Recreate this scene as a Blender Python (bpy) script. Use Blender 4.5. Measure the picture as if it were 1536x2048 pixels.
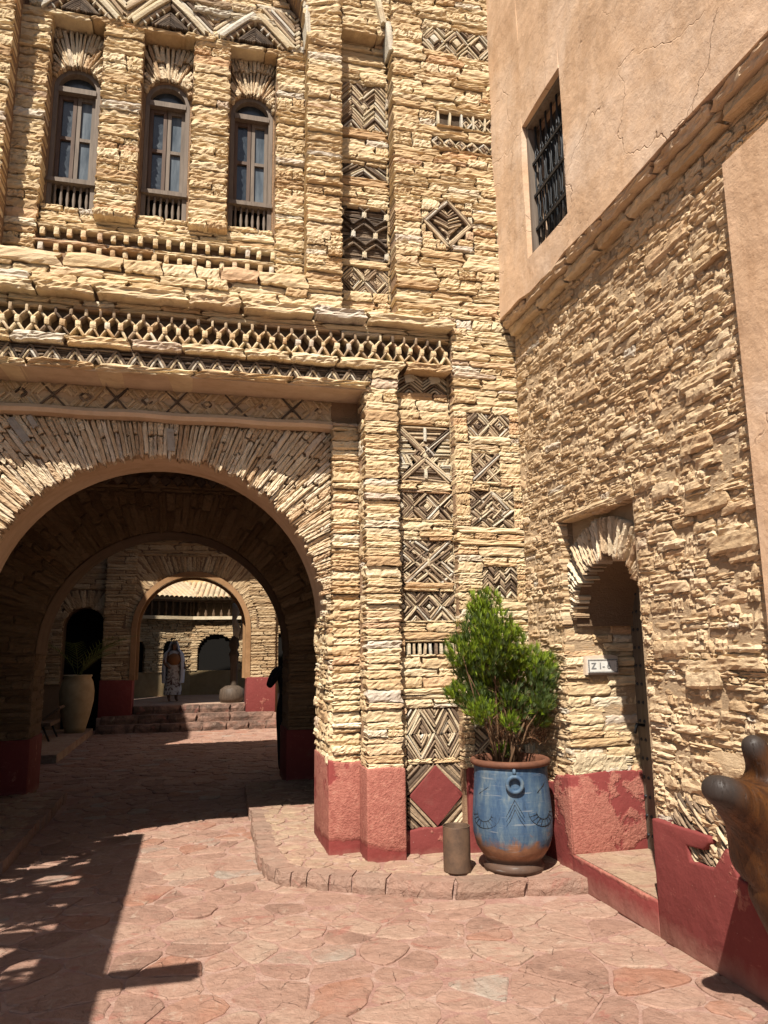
import bpy, bmesh, math, random
import numpy as np
from mathutils import Vector, Matrix
# ------------------------------------------------------------------ scene, camera, light
for o in list(bpy.data.objects): bpy.data.objects.remove(o)
S = bpy.context.scene
C = S.collection
random.seed(7)
rng = np.random.default_rng(7)
YAW, PIT, ROL, FPX = math.radians(14.0), math.radians(10.5), math.radians(-.745), 1500.0
CAM = Vector((0, 0, 1.6))
_f = Vector((math.sin(YAW) * math.cos(PIT), math.cos(YAW) * math.cos(PIT), math.sin(PIT)))
_r0 = Vector((math.cos(YAW), -math.sin(YAW), 0)); _u0 = _r0.cross(_f)
_r = _r0 * math.cos(ROL) + _u0 * math.sin(ROL); _u = -_r0 * math.sin(ROL) + _u0 * math.cos(ROL)
cd = bpy.data.cameras.new('camera'); cam = bpy.data.objects.new('camera', cd); C.objects.link(cam)
cam.matrix_world = Matrix(((_r.x, _u.x, -_f.x, CAM.x), (_r.y, _u.y, -_f.y, CAM.y), (_r.z, _u.z, -_f.z, CAM.z), (0, 0, 0, 1)))
cd.sensor_fit = 'VERTICAL'; cd.sensor_height = 36; cd.sensor_width = 27; cd.lens = 36 * FPX / 2048
cd.clip_start = .05; cd.clip_end = 500
S.camera = cam
S.render.resolution_x = 768; S.render.resolution_y = 1024

W = bpy.data.worlds.new('World'); S.world = W; W.use_nodes = True
nt = W.node_tree; nt.nodes.clear()
sky = nt.nodes.new('ShaderNodeTexSky'); sky.sky_type = 'NISHITA'; sky.sun_disc = False
sky.sun_elevation = math.radians(54.2); sky.sun_rotation = math.radians(209.9); sky.dust_density = 1.5
bg = nt.nodes.new('ShaderNodeBackground'); bg.inputs[1].default_value = .05
wo = nt.nodes.new('ShaderNodeOutputWorld')
nt.links.new(sky.outputs[0], bg.inputs[0]); nt.links.new(bg.outputs[0], wo.inputs[0])
SUND = Vector((.36, .625, -1))
sl = bpy.data.lights.new('sun', 'SUN'); sl.energy = 5.0; sl.angle = math.radians(.55); sl.color = (1, .94, .84)
so = bpy.data.objects.new('sun', sl); C.objects.link(so)
so.rotation_euler = SUND.to_track_quat('-Z', 'Y').to_euler(); so.location = (-6, -6, 12)
S.view_settings.view_transform = 'Standard'; S.view_settings.look = 'None'
S.view_settings.gamma = 1; S.view_settings.use_curve_mapping = False
S.view_settings.exposure = .68
S.render.engine = 'CYCLES'
S.cycles.max_bounces = 8; S.cycles.diffuse_bounces = 1; S.cycles.glossy_bounces = 3

def proj(p):
    v = Vector(p) - CAM; z = v.dot(_f)
    return (768 + FPX * v.dot(_r) / z, 1024 - FPX * v.dot(_u) / z, z)
def ray(x, y): return _f + _r * ((x - 768) / FPX) - _u * ((y - 1024) / FPX)
def aty(x, y, Y): d = ray(x, y); return CAM + d * (Y / d.y)
def atx(x, y, X): d = ray(x, y); return CAM + d * (X / d.x)
def atz(x, y, Z=0): d = ray(x, y); return CAM + d * ((Z - CAM.z) / d.z)

# ------------------------------------------------------------------ materials
MATS = {}
class NB:
    def __init__(s, name):
        m = bpy.data.materials.new(name); m.use_nodes = True; s.m = m; s.t = m.node_tree
        s.b = s.t.nodes['Principled BSDF']; MATS[name] = m
        s.b.inputs['Specular IOR Level'].default_value = .25
    def n(s, typ, **kw):
        x = s.t.nodes.new('ShaderNode' + typ)
        for k, v in kw.items():
            if k.startswith('i_'):
                key = k[2:].replace('_', ' ')
                x.inputs[key].default_value = v
            else: setattr(x, k, v)
        return x
    def l(s, a, b): s.t.links.new(a, b)
    def pos(s, sc=(1, 1, 1), obj=False):
        g = s.n('NewGeometry'); src = g.outputs['Position']
        if obj: src = s.n('TexCoord').outputs['Object']
        mp = s.n('Mapping'); mp.inputs['Scale'].default_value = sc
        s.l(src, mp.inputs['Vector']); return mp.outputs[0]
    def noise(s, vec, scale, detail=4, rough=.6, dist=0):
        x = s.n('TexNoise', i_Scale=scale, i_Detail=detail, i_Roughness=rough, i_Distortion=dist)
        s.l(vec, x.inputs['Vector']); return x.outputs['Fac']
    def vor(s, vec, scale, feat='F1'):
        x = s.n('TexVoronoi', i_Scale=scale); x.feature = feat
        s.l(vec, x.inputs['Vector']); return x.outputs['Distance']
    def ramp(s, fac, stops, interp='LINEAR'):
        x = s.n('ValToRGB'); e = x.color_ramp; e.interpolation = interp
        while len(e.elements) < len(stops): e.elements.new(.5)
        for el, (p, c) in zip(e.elements, stops): el.position = p; el.color = (*c, 1) if len(c) == 3 else c
        s.l(fac, x.inputs[0]); return x.outputs[0]
    def rmap(s, fac, a, b, c, d):
        x = s.n('MapRange'); x.inputs[1].default_value = a; x.inputs[2].default_value = b
        x.inputs[3].default_value = c; x.inputs[4].default_value = d; s.l(fac, x.inputs[0]); return x.outputs[0]
    def mul(s, col, fac):
        x = s.n('MixRGB', blend_type='MULTIPLY'); x.inputs[0].default_value = 1
        s.l(col, x.inputs[1]); s.l(fac, x.inputs[2]); return x.outputs[0]
    def mix(s, fac, a, b):
        x = s.n('MixRGB')
        for i, v in ((0, fac), (1, a), (2, b)):
            if isinstance(v, (int, float)): x.inputs[i].default_value = v
            elif isinstance(v, tuple): x.inputs[i].default_value = (*v, 1)
            else: s.l(v, x.inputs[i])
        return x.outputs[0]
    def math(s, op, a, b=0):
        x = s.n('Math', operation=op)
        for i, v in ((0, a), (1, b)):
            if isinstance(v, (int, float)): x.inputs[i].default_value = v
            else: s.l(v, x.inputs[i])
        return x.outputs[0]
    def rnd(s):
        o = s.n('ObjectInfo').outputs['Random']; g = s.n('NewGeometry').outputs['Random Per Island']
        return s.math('FRACT', s.math('ADD', o, g))
    def col(s, c):
        if isinstance(c, tuple): s.b.inputs['Base Color'].default_value = (*c, 1)
        else: s.l(c, s.b.inputs['Base Color'])
    def bump(s, h, strength=.6, dist=.01, prev=None):
        x = s.n('Bump'); x.inputs['Strength'].default_value = strength; x.inputs['Distance'].default_value = dist
        s.l(h, x.inputs['Height'])
        if prev is not None: s.l(prev, x.inputs['Normal'])
        s.l(x.outputs[0], s.b.inputs['Normal']); return x.outputs[0]
    def rough(s, v):
        if isinstance(v, (int, float)): s.b.inputs['Roughness'].default_value = v
        else: s.l(v, s.b.inputs['Roughness'])

def stone_mat(name, stops, strata=(7, 7, 55), tint=1.0, b1=.9, grain=70, iron=.22):
    m = NB(name); r = m.rnd()
    c = m.ramp(r, [(p, tuple(x * tint for x in k)) for p, k in stops])
    v = m.noise(m.pos(), 5, 5, .65)
    c = m.mul(c, m.ramp(v, [(.25, (.84, .79, .74)), (.55, (1, 1, 1)), (.8, (1.1, 1.08, 1.04))]))
    st = m.noise(m.pos(strata), 1, 5, .68, .6)
    c = m.mul(c, m.ramp(st, [(.3, (.84, .78, .72)), (.48, (1, 1, 1)), (.75, (1.08, 1.07, 1.05))]))
    fe = m.noise(m.pos((2, 2, 5)), 1, 3)
    c = m.mix(m.rmap(fe, .58, .75, 0, iron), c, (.58, .32, .15))
    m.col(c); m.rough(.95); m.b.inputs['Specular IOR Level'].default_value = .12
    b = m.bump(st, b1 * .42, .016)
    m.bump(m.noise(m.pos((1, 1, 1.8)), grain, 4, .8), .9, .009, b)
    return m.m
CREAM = [(0, (.52, .34, .19)), (.08, (.63, .445, .255)), (.30, (.71, .535, .32)), (.55, (.755, .59, .37)), (.82, (.80, .655, .435)), (.90, (.67, .43, .245)), (.95, (.64, .565, .47)), (1, (.82, .70, .505))]
stone_mat('stone', CREAM)
stone_mat('stone_rubble', [(0, (.54, .375, .22)), (.3, (.64, .465, .285)), (.6, (.69, .515, .325)), (.88, (.74, .575, .38)), (.96, (.61, .41, .24)), (1, (.62, .54, .43))], (14, 14, 42), 1, 1.1, 48, .15)
stone_mat('stone_radial', [(0, (.54, .37, .225)), (.3, (.66, .50, .325)), (.6, (.74, .59, .405)), (.85, (.80, .67, .48)), (1, (.66, .54, .41))], (22, 22, 26), 1, .9, 60)
stone_mat('stone_pale', [(0, (.62, .50, .33)), (.5, (.70, .60, .43)), (1, (.66, .62, .54))], (10, 10, 30))
stone_mat('stone_grey', [(0, (.36, .33, .285)), (1, (.46, .42, .36))], (10, 10, 30))
def slate(name, stops):
    m = NB(name); r = m.rnd(); c = m.ramp(r, stops)
    st = m.noise(m.pos(), 60, 4, .7); c = m.mul(c, m.ramp(st, [(.3, (.6, .6, .6)), (.7, (1.2, 1.2, 1.2))]))
    m.col(c); m.rough(.9); m.bump(st, .6, .006)
slate('slate', [(0, (.13, .09, .062)), (.3, (.24, .165, .11)), (.55, (.40, .285, .18)), (.8, (.58, .44, .285)), (1, (.68, .54, .36))])
slate('slate_dark', [(0, (.075, .055, .042)), (.6, (.15, .11, .08)), (1, (.30, .22, .15))])
slate('slate_backing', [(0, (.10, .07, .046)), (1, (.15, .105, .07))])
def mortar(name, c1, c2, sc=45, st=1):
    m = NB(name); v = m.noise(m.pos(), 9, 6, .7); m.col(m.mix(v, c1, c2)); m.rough(.95); m.bump(m.noise(m.pos((1, 1, 2.2)), sc, 6, .78), min(st, 1), .02 * max(1, st))
mortar('mortar', (.30, .175, .095), (.48, .31, .19))
mortar('mortar_rubble', (.53, .36, .215), (.69, .505, .32), 30, 1.6)
stone_mat('stone_court_shade', [(0, (.36, .245, .14)), (.5, (.47, .34, .20)), (1, (.55, .42, .265))])  # darkened copy of the stone: courtyard shade put into the colour
stone_mat('stone_passage_shade', [(0, (.17, .11, .062)), (.5, (.235, .16, .092)), (1, (.29, .205, .125))])  # darkest copy of the stone, its colour carries the passage shade
mortar('mortar_shade', (.20, .125, .075), (.30, .20, .12))  # dark copy of mortar: shade of recesses and interiors put into the colour
def plaster(name, c1, c2, c3, bs=.35, sc=(1, 1, 1), crack=0):
    m = NB(name); v = m.noise(m.pos(sc), 1.1, 7, .66, .35); w = m.noise(m.pos(), 9, 5, .7); u = m.noise(m.pos((.5, 2.4, .6)), 2.2, 6, .68, .3)
    c = m.ramp(v, [(.3, c1), (.48, c2), (.70, c3)]); c = m.mul(c, m.ramp(w, [(.2, (.84, .82, .80)), (.6, (1.04, 1.04, 1.04))]))
    c = m.mul(c, m.ramp(u, [(.32, (.86, .82, .78)), (.5, (1, 1, 1)), (.72, (1.06, 1.06, 1.08))]))
    b = m.bump(m.noise(m.pos(sc), 4, 6, .62, .15), bs, .03)
    if crack:
        mp = m.n('Mapping'); nn = m.n('TexNoise', i_Scale=3.0, i_Detail=4); m.l(m.pos(), nn.inputs['Vector'])
        mx = m.n('MixRGB', blend_type='ADD'); mx.inputs[0].default_value = .35; m.l(m.pos(), mx.inputs[1]); m.l(nn.outputs['Color'], mx.inputs[2])
        vo = m.n('TexVoronoi', i_Scale=1.35); vo.feature = 'DISTANCE_TO_EDGE'; m.l(mx.outputs[0], vo.inputs['Vector'])
        k = m.math('MULTIPLY', m.rmap(vo.outputs['Distance'], .0, .007, 1, 0), m.rmap(v, .48, .56, 0, 1))
        c = m.mix(m.math('MULTIPLY', k, .55), c, (.22, .12, .06)); b = m.bump(m.math('MULTIPLY', k, -1), .5, .01, b)
    m.col(c); m.rough(.9); m.bump(m.noise(m.pos(), 60, 4, .75), .3, .008, b)
plaster('plaster_tan', (.58, .365, .22), (.68, .455, .29), (.73, .55, .41), .6, (1, .9, 1.0), 1)
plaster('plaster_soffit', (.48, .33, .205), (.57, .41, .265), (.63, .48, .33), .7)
plaster('plaster_yellow', (.50, .35, .16), (.56, .40, .19), (.60, .44, .23), .2)
plaster('plaster_rib', (.24, .13, .06), (.32, .18, .085), (.36, .21, .11), .3)
plaster('plaster_parapet', (.26, .18, .09), (.32, .23, .12), (.36, .26, .15), .2)
plaster('plaster_pale', (.60, .48, .36), (.68, .56, .44), (.72, .62, .50), .2)
plaster('ceiling_plaster_shade', (.13, .08, .045), (.17, .11, .065), (.20, .13, .08), .3)  # plaster darkened so its colour carries the shade under the ceiling
def dado(name, wear, base):
    m = NB(name)
    p = m.pos(); n1 = m.noise(p, 2.3, 5, .6, .3); n2 = m.noise(p, 14, 4, .7)
    msk = m.rmap(m.math('ADD', n1, m.math('MULTIPLY', n2, .22)), wear, wear + .035, 0, 1)
    z = m.n('SeparateXYZ'); m.l(p, z.inputs[0])
    lo = m.rmap(m.math('ADD', z.outputs[2], m.math('MULTIPLY', n1, .22)), .30, .33, 0, 1)
    msk = m.math('MULTIPLY', msk, lo)
    red = m.ramp(m.noise(p, 6, 5, .65), [(.3, base), (.6, tuple(x * 1.12 for x in base)), (.8, (base[0] * 1.15, base[1] * 1.9, base[2] * 1.7))])
    c = m.mix(msk, red, m.ramp(m.noise(p, 30, 3), [(.35, (.31, .105, .078)), (.6, (.39, .15, .11)), (.8, (.50, .245, .18))]))
    sp = m.noise(p, 55, 3, .6); c = m.mix(m.rmap(sp, .70, .76, 0, .45), c, (.56, .36, .28))
    dz = m.rmap(m.math('ADD', z.outputs[2], m.math('MULTIPLY', n2, .12)), .06, .20, .6, 0); c = m.mix(dz, c, (.42, .24, .18))
    sc = m.noise(m.pos((3, 3, 9)), 3, 6, .75, .5); c = m.mix(m.rmap(sc, .60, .70, 0, .5), c, (.40, .15, .11))
    m.col(c); m.rough(.85)
    b = m.bump(m.noise(p, 5, 6, .6), .5, .03); h = m.math('MULTIPLY', m.noise(p, 75, 3, .6), msk); m.bump(h, .8, .012, b)
dado('red_dado', .58, (.205, .042, .037))
dado('red_dado_worn', .48, (.215, .044, .038))
dado('red_dado_clean', .72, (.18, .038, .034))
def flag(name, stops, tint=1):
    m = NB(name); r = m.rnd(); c = m.ramp(r, [(p, tuple(x * tint for x in k)) for p, k in stops])
    p = m.pos(); d = m.noise(p, 3.2, 6, .65, .5); w = m.noise(p, 22, 5, .7)
    c = m.mix(m.rmap(d, .42, .60, .05, .8), c, (.355, .21, .155))
    c = m.mul(c, m.ramp(w, [(.25, (.80, .77, .74)), (.6, (1.05, 1.05, 1.05))]))
    rd = m.noise(m.pos((1, 1.8, 1)), 3.1, 6, .68, 1.2); c = m.mix(m.rmap(rd, .58, .66, 0, .6), c, (.31, .12, .09)); gr = m.noise(m.pos((1.4, 1, 1)), 5.5, 6, .7, .6); c = m.mix(m.rmap(gr, .60, .68, 0, .6), c, (.46, .35, .27))
    nn = m.n('TexNoise', i_Scale=4.0, i_Detail=4); m.l(p, nn.inputs['Vector']); mx = m.n('MixRGB', blend_type='ADD'); mx.inputs[0].default_value = .16; m.l(p, mx.inputs[1]); m.l(nn.outputs['Color'], mx.inputs[2])
    vo = m.n('TexVoronoi', i_Scale=4.6); vo.feature = 'DISTANCE_TO_EDGE'; m.l(mx.outputs[0], vo.inputs['Vector'])
    ck = m.math('MULTIPLY', m.rmap(vo.outputs['Distance'], .0, .016, 1, 0), m.rmap(gr, .50, .60, 0, 1)); c = m.mix(m.math('MULTIPLY', ck, .38), c, (.21, .10, .075))
    m.col(c); m.rough(m.rmap(w, .2, .8, .8, .62)); b = m.bump(m.noise(p, 9, 7, .66, .4), .9, .035); b = m.bump(m.math('MULTIPLY', ck, -1), .8, .012, b); m.bump(m.noise(p, 60, 5, .75), .6, .009, b)
FL = [(0, (.23, .135, .10)), (.25, (.32, .19, .142)), (.5, (.385, .24, .18)), (.80, (.40, .275, .205)), (.84, (.31, .145, .095)), (.92, (.36, .19, .13)), (.95, (.31, .25, .205)), (1, (.36, .29, .235))]
flag('flagstone', FL); flag('flagstone_side', [(0, (.36, .25, .17)), (.5, (.45, .32, .215)), (1, (.42, .30, .22))]); flag('flagstone_kerb', [(0, (.26, .17, .125)), (.5, (.34, .225, .17)), (1, (.30, .19, .145))])
flag('flagstone_step_shade', [(0, (.10, .066, .05)), (1, (.17, .11, .085))], .8)  # dark copy of flagstone: shade on the steps put into the colour
m = NB('paving_mortar'); p = m.pos(); v = m.noise(p, 5, 6, .7); c = m.ramp(v, [(.3, (.30, .15, .12)), (.5, (.38, .225, .175)), (.7, (.45, .31, .245))])
m.col(c); m.rough(.9); m.bump(m.noise(p, 38, 5, .7), .9, .02)
def wood(name, c1, c2, rough=.7, sc=(30, 30, 3), bs=.4):
    m = NB(name); v = m.noise(m.pos(sc), 1, 5, .65, .8); m.col(m.ramp(v, [(.3, c1), (.7, c2)])); m.rough(rough); m.bump(v, bs, .004)
wood('window_wood', (.13, .10, .078), (.23, .18, .14))
wood('window_wood_shade', (.085, .055, .04), (.15, .10, .075))  # darker copy of the wood for the shadowed window half
wood('door_wood', (.075, .058, .042), (.16, .125, .09), .7, (40, 40, 2.5))
wood('beam_wood', (.10, .065, .04), (.20, .13, .08))
wood('carved_wood', (.05, .035, .026), (.12, .085, .06), .6)
wood('bark', (.10, .055, .03), (.20, .115, .06), .9)
m = NB('polished_wood'); p = m.pos(); v = m.noise(m.pos((9, 9, 2.2)), 1, 6, .6, 1.5)
c = m.ramp(v, [(.28, (.016, .006, .0025)), (.45, (.05, .018, .005)), (.62, (.092, .034, .008)), (.8, (.056, .020, .006))])
at = m.n('Attribute'); at.attribute_name = 'tip'; gl = m.noise(m.pos((70, 70, 5)), 1, 4, .7, 3.0); c = m.mul(c, m.ramp(gl, [(.36, (.45, .40, .36)), (.46, (1, 1, 1)), (.7, (1.25, 1.2, 1.1))])); c = m.mix(at.outputs['Fac'], c, (.035, .026, .022))
m.col(c); ck = m.noise(m.pos((26, 26, 4)), 1, 6, .7, 2.2); m.rough(m.rmap(ck, .3, .7, .62, .42)); m.b.inputs['Specular IOR Level'].default_value = .32; bb = m.bump(m.rmap(ck, .36, .44, 0, 1), .5, .012); m.bump(m.noise(m.pos((60, 60, 9)), 1, 5, .6, 1), .35, .006, bb)
m = NB('glass_dark'); gv = m.noise(m.pos((3, 3, 2)), 3, 5, .7, .8); m.col(m.ramp(gv, [(.3, (.018, .022, .028)), (.6, (.04, .05, .06)), (.8, (.09, .10, .11))])); m.rough(m.rmap(gv, .3, .7, .06, .3)); m.bump(m.noise(m.pos(), 9, 2), .06, .02); m.b.inputs['Specular IOR Level'].default_value = .6
m = NB('glass_lit'); v = m.noise(m.pos((20, 20, 3)), 1, 4); m.col(m.ramp(v, [(.3, (.05, .065, .08)), (.55, (.12, .14, .16)), (.75, (.20, .22, .23))])); m.rough(.22); m.bump(m.noise(m.pos(), 9, 2), .06, .02)  # paler copy of the glass for the sunlit window half
m = NB('iron'); m.col((.035, .037, .04)); m.rough(.5); m.b.inputs['Metallic'].default_value = .6; m.bump(m.noise(m.pos(), 80, 3), .2, .003)
m = NB('rusty_metal'); v = m.noise(m.pos(), 11, 6, .7); m.col(m.ramp(v, [(.25, (.075, .05, .038)), (.5, (.14, .088, .058)), (.75, (.20, .12, .075))])); m.rough(.62); m.b.inputs['Metallic'].default_value = .25; m.bump(m.noise(m.pos(), 90, 4), .3, .004)
m = NB('black_void'); m.col((.006, .005, .004)); m.rough(1)  # near-black sheets, the unlit depth of openings painted as colour
m = NB('terracotta'); v = m.noise(m.pos(), 14, 5, .7); m.col(m.ramp(v, [(.3, (.10, .042, .025)), (.7, (.185, .075, .042))])); m.rough(.75); m.bump(v, .3, .006)
m = NB('blue_paint'); p = m.pos(); n1 = m.noise(m.pos((1, 1, 1.5)), 7.5, 6, .68, .6); z = m.n('SeparateXYZ'); m.l(p, z.inputs[0])
f = m.math('ADD', m.math('MULTIPLY', n1, .55), m.math('MULTIPLY', m.rmap(z.outputs[2], .22, .50, 1, 0), .42))
blue = m.ramp(m.noise(m.pos((10, 10, 3)), 1.6, 6, .7), [(.25, (.03, .048, .075)), (.42, (.045, .085, .15)), (.55, (.08, .125, .175)), (.7, (.17, .20, .21))])
terr = m.ramp(m.noise(p, 12, 5, .7), [(.3, (.16, .075, .04)), (.7, (.32, .155, .085))])
c = m.mix(m.rmap(f, .50, .60, 0, 1), blue, terr)
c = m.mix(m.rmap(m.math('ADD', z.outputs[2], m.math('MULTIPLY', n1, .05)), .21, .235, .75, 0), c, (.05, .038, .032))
sc = m.noise(m.pos((5, 5, 60)), 1, 3); c = m.mix(m.rmap(sc, .62, .70, 0, .35), c, (.36, .36, .34))
m.col(c); m.rough(.62); m.bump(m.noise(m.pos((4, 4, 50)), 1, 4, .6), .3, .006)
m = NB('clay_jar'); v = m.noise(m.pos(), 6, 5, .6); m.col(m.ramp(v, [(.3, (.36, .25, .13)), (.7, (.50, .37, .21))])); m.rough(.75); m.bump(v, .2, .01)
m = NB('soil'); m.col((.04, .022, .013)); m.rough(1)
def leaf(name, stops):
    m = NB(name); r = m.n('NewGeometry').outputs['Random Per Island']; m.col(m.ramp(r, stops)); m.rough(.55)
    m.b.inputs['Subsurface Weight'].default_value = 0
    tr = m.n('BsdfTranslucent'); tr.inputs[0].default_value = (.22, .33, .025, 1); mx = m.n('MixShader'); mx.inputs[0].default_value = .25
    out = m.t.nodes['Material Output']; m.l(m.b.outputs[0], mx.inputs[1]); m.l(tr.outputs[0], mx.inputs[2]); m.l(mx.outputs[0], out.inputs[0])
leaf('leaf_bright', [(0, (.075, .125, .010)), (.5, (.175, .25, .014)), (.9, (.29, .38, .028)), (1, (.24, .20, .05))])
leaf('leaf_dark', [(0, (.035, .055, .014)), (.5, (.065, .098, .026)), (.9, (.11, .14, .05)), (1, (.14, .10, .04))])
leaf('leaf_palm', [(0, (.10, .12, .045)), (1, (.20, .21, .09))])
m = NB('dead_twig'); r = m.rnd(); m.col(m.ramp(r, [(0, (.07, .032, .015)), (.7, (.15, .066, .03)), (1, (.28, .18, .10))])); m.rough(.9)
m = NB('marble_plaque'); v = m.noise(m.pos(), 40, 3); m.col(m.ramp(v, [(.3, (.62, .59, .53)), (.7, (.74, .72, .67))])); m.rough(.5)
m = NB('letter_grey'); m.col((.20, .20, .20)); m.rough(.7)
m = NB('mosaic_dark'); m.col((.16, .15, .14)); m.rough(.7)
m = NB('blue_tile'); v = m.vor(m.pos(), 22); m.col(m.ramp(v, [(.2, (.012, .05, .22)), (.6, (.03, .12, .36))])); m.rough(.3)
m = NB('roof_tile'); r = m.rnd(); m.col(m.ramp(r, [(0, (.34, .26, .17)), (.5, (.46, .37, .25)), (1, (.50, .32, .19))])); m.rough(.85); m.bump(m.noise(m.pos(), 30, 3), .3, .01)
m = NB('black_cloth'); m.col((.022, .02, .022)); m.rough(.95)
m = NB('skin'); m.col((.24, .13, .08)); m.rough(.6)
m = NB('hair_black'); m.col((.012, .01, .009)); m.rough(.6)
m = NB('veil_cloth'); v = m.noise(m.pos((14, 14, 2)), 2, 3); m.col(m.ramp(v, [(.35, (.66, .63, .66)), (.7, (.82, .80, .80))])); m.rough(.9)
m = NB('dress_print'); v = m.noise(m.pos(), 9, 4, .6, 1); m.col(m.ramp(v, [(.40, (.13, .07, .06)), (.47, (.62, .55, .50)), (.62, (.74, .70, .66)), (.70, (.30, .16, .12))])); m.rough(.9)
m = NB('orange_cloth'); m.col((.34, .15, .06)); m.rough(.9)

# ------------------------------------------------------------------ object helpers
LOC = {}
def put(o, parent=None):
    C.objects.link(o)
    if parent is not None:
        o.parent = parent
        o.matrix_parent_inverse = Matrix.Translation(-LOC.get(parent.name, Vector()))
    return o
def thing(name, label, cat, loc, group=None):
    o = bpy.data.objects.new(name, None); o.empty_display_size = .2; C.objects.link(o); o.location = loc
    LOC[o.name] = Vector(loc); o['label'] = label; o['category'] = cat
    if group: o['group'] = group
    return o
def tag(o, label=None, cat=None, group=None, kind=None):
    if label: o['label'] = label
    if cat: o['category'] = cat
    if group: o['group'] = group
    if kind: o['kind'] = kind
    return o
class MB:
    def __init__(s): s.v = []; s.f = []; s.att = []
    def quad(s, a, b, c, d):
        n = len(s.v); s.v += [tuple(a), tuple(b), tuple(c), tuple(d)]; s.f.append((n, n + 1, n + 2, n + 3))
    def poly(s, pts):
        n = len(s.v); s.v += [tuple(p) for p in pts]; s.f.append(tuple(range(n, n + len(pts))))
    def box(s, x0, x1, y0, y1, z0, z1):
        s.obox(((x0 + x1) / 2, (y0 + y1) / 2, (z0 + z1) / 2), (1, 0, 0), (0, 1, 0), (0, 0, 1), (x1 - x0) / 2, (y1 - y0) / 2, (z1 - z0) / 2)
    def obox(s, c, U, V, N, a, b, d, j=0):
        c = Vector(c); U = Vector(U); V = Vector(V); N = Vector(N); n = len(s.v)
        for k in ((-1, -1, -1), (1, -1, -1), (1, 1, -1), (-1, 1, -1), (-1, -1, 1), (1, -1, 1), (1, 1, 1), (-1, 1, 1)):
            q = c + U * (k[0] * a + random.uniform(-j, j)) + V * (k[1] * b + random.uniform(-j, j)) + N * (k[2] * d + random.uniform(-j, j))
            s.v.append(tuple(q))
        s.f += [tuple(n + i for i in q) for q in ((3, 2, 1, 0), (4, 5, 6, 7), (0, 1, 5, 4), (1, 2, 6, 5), (2, 3, 7, 6), (3, 0, 4, 7))]
    def tube(s, pts, rad, seg=8, cap=True):
        pts = [Vector(p) for p in pts]; n0 = len(s.v); k = len(pts)
        rr = rad if isinstance(rad, (list, tuple)) else [rad] * k
        ref = None
        for i, p in enumerate(pts):
            t = (pts[min(i + 1, k - 1)] - pts[max(i - 1, 0)]).normalized()
            if ref is None:
                ref = t.orthogonal().normalized()
            a = (ref - t * ref.dot(t)).normalized(); b = t.cross(a); ref = a
            for j in range(seg):
                th = 2 * math.pi * j / seg
                s.v.append(tuple(p + a * (rr[i] * math.cos(th)) + b * (rr[i] * math.sin(th))))
        for i in range(k - 1):
            for j in range(seg):
                a = n0 + i * seg + j; b = n0 + i * seg + (j + 1) % seg
                s.f.append((a, b, b + seg, a + seg))
        if cap:
            s.f.append(tuple(n0 + seg - 1 - j for j in range(seg))); s.f.append(tuple(n0 + (k - 1) * seg + j for j in range(seg)))
    def lathe(s, c, prof, seg=40, wob=0):
        n0 = len(s.v); k = len(prof); c = Vector(c)
        for (r, z) in prof:
            for j in range(seg):
                th = 2 * math.pi * j / seg; q = r * (1 + wob * math.sin(3 * th + z * 5))
                s.v.append((c.x + q * math.cos(th), c.y + q * math.sin(th), c.z + z))
        for i in range(k - 1):
            for j in range(seg):
                a = n0 + i * seg + j; b = n0 + i * seg + (j + 1) % seg
                s.f.append((a, b, b + seg, a + seg))
    def torus(s, c, U, V, R, r, n=24, m=8, a0=0, a1=2 * math.pi):
        c = Vector(c); U = Vector(U); V = Vector(V)
        full = abs(a1 - a0 - 2 * math.pi) < 1e-6
        k = n if full else n + 1
        pts = [c + U * (R * math.cos(a0 + (a1 - a0) * i / n)) + V * (R * math.sin(a0 + (a1 - a0) * i / n)) for i in range(k)]
        if full: pts.append(pts[0])
        s.tube(pts, r, m, cap=not full)
    def prism(s, pts2, fr, front, depth):
        """polygon in frame coords, extruded back from plane 'front' by depth"""
        O, U, V, N = fr; n = len(pts2)
        A = [O + U * u + V * v + N * front for u, v in pts2]; B = [p - N * depth for p in A]
        s.poly(A); s.poly(B[::-1])
        for i in range(n):
            j = (i + 1) % n; s.quad(A[j], A[i], B[i], B[j])
    def build(s, name, mat, parent=None, smooth=False):
        me = bpy.data.meshes.new(name); me.from_pydata(s.v, [], s.f); me.update()
        me.materials.append(MATS[mat])
        me.shade_smooth() if smooth else me.shade_flat()
        o = bpy.data.objects.new(name, me); return put(o, parent)
def FR(y): return (Vector((0, y, 0)), Vector((1, 0, 0)), Vector((0, 0, 1)), Vector((0, -1, 0)))   # wall facing the camera, u = x
def RT(x): return (Vector((x, 0, 0)), Vector((0, -1, 0)), Vector((0, 0, 1)), Vector((-1, 0, 0)))   # wall facing left, u = -y
def LF(x): return (Vector((x, 0, 0)), Vector((0, 1, 0)), Vector((0, 0, 1)), Vector((1, 0, 0)))     # wall facing right, u = y

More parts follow.
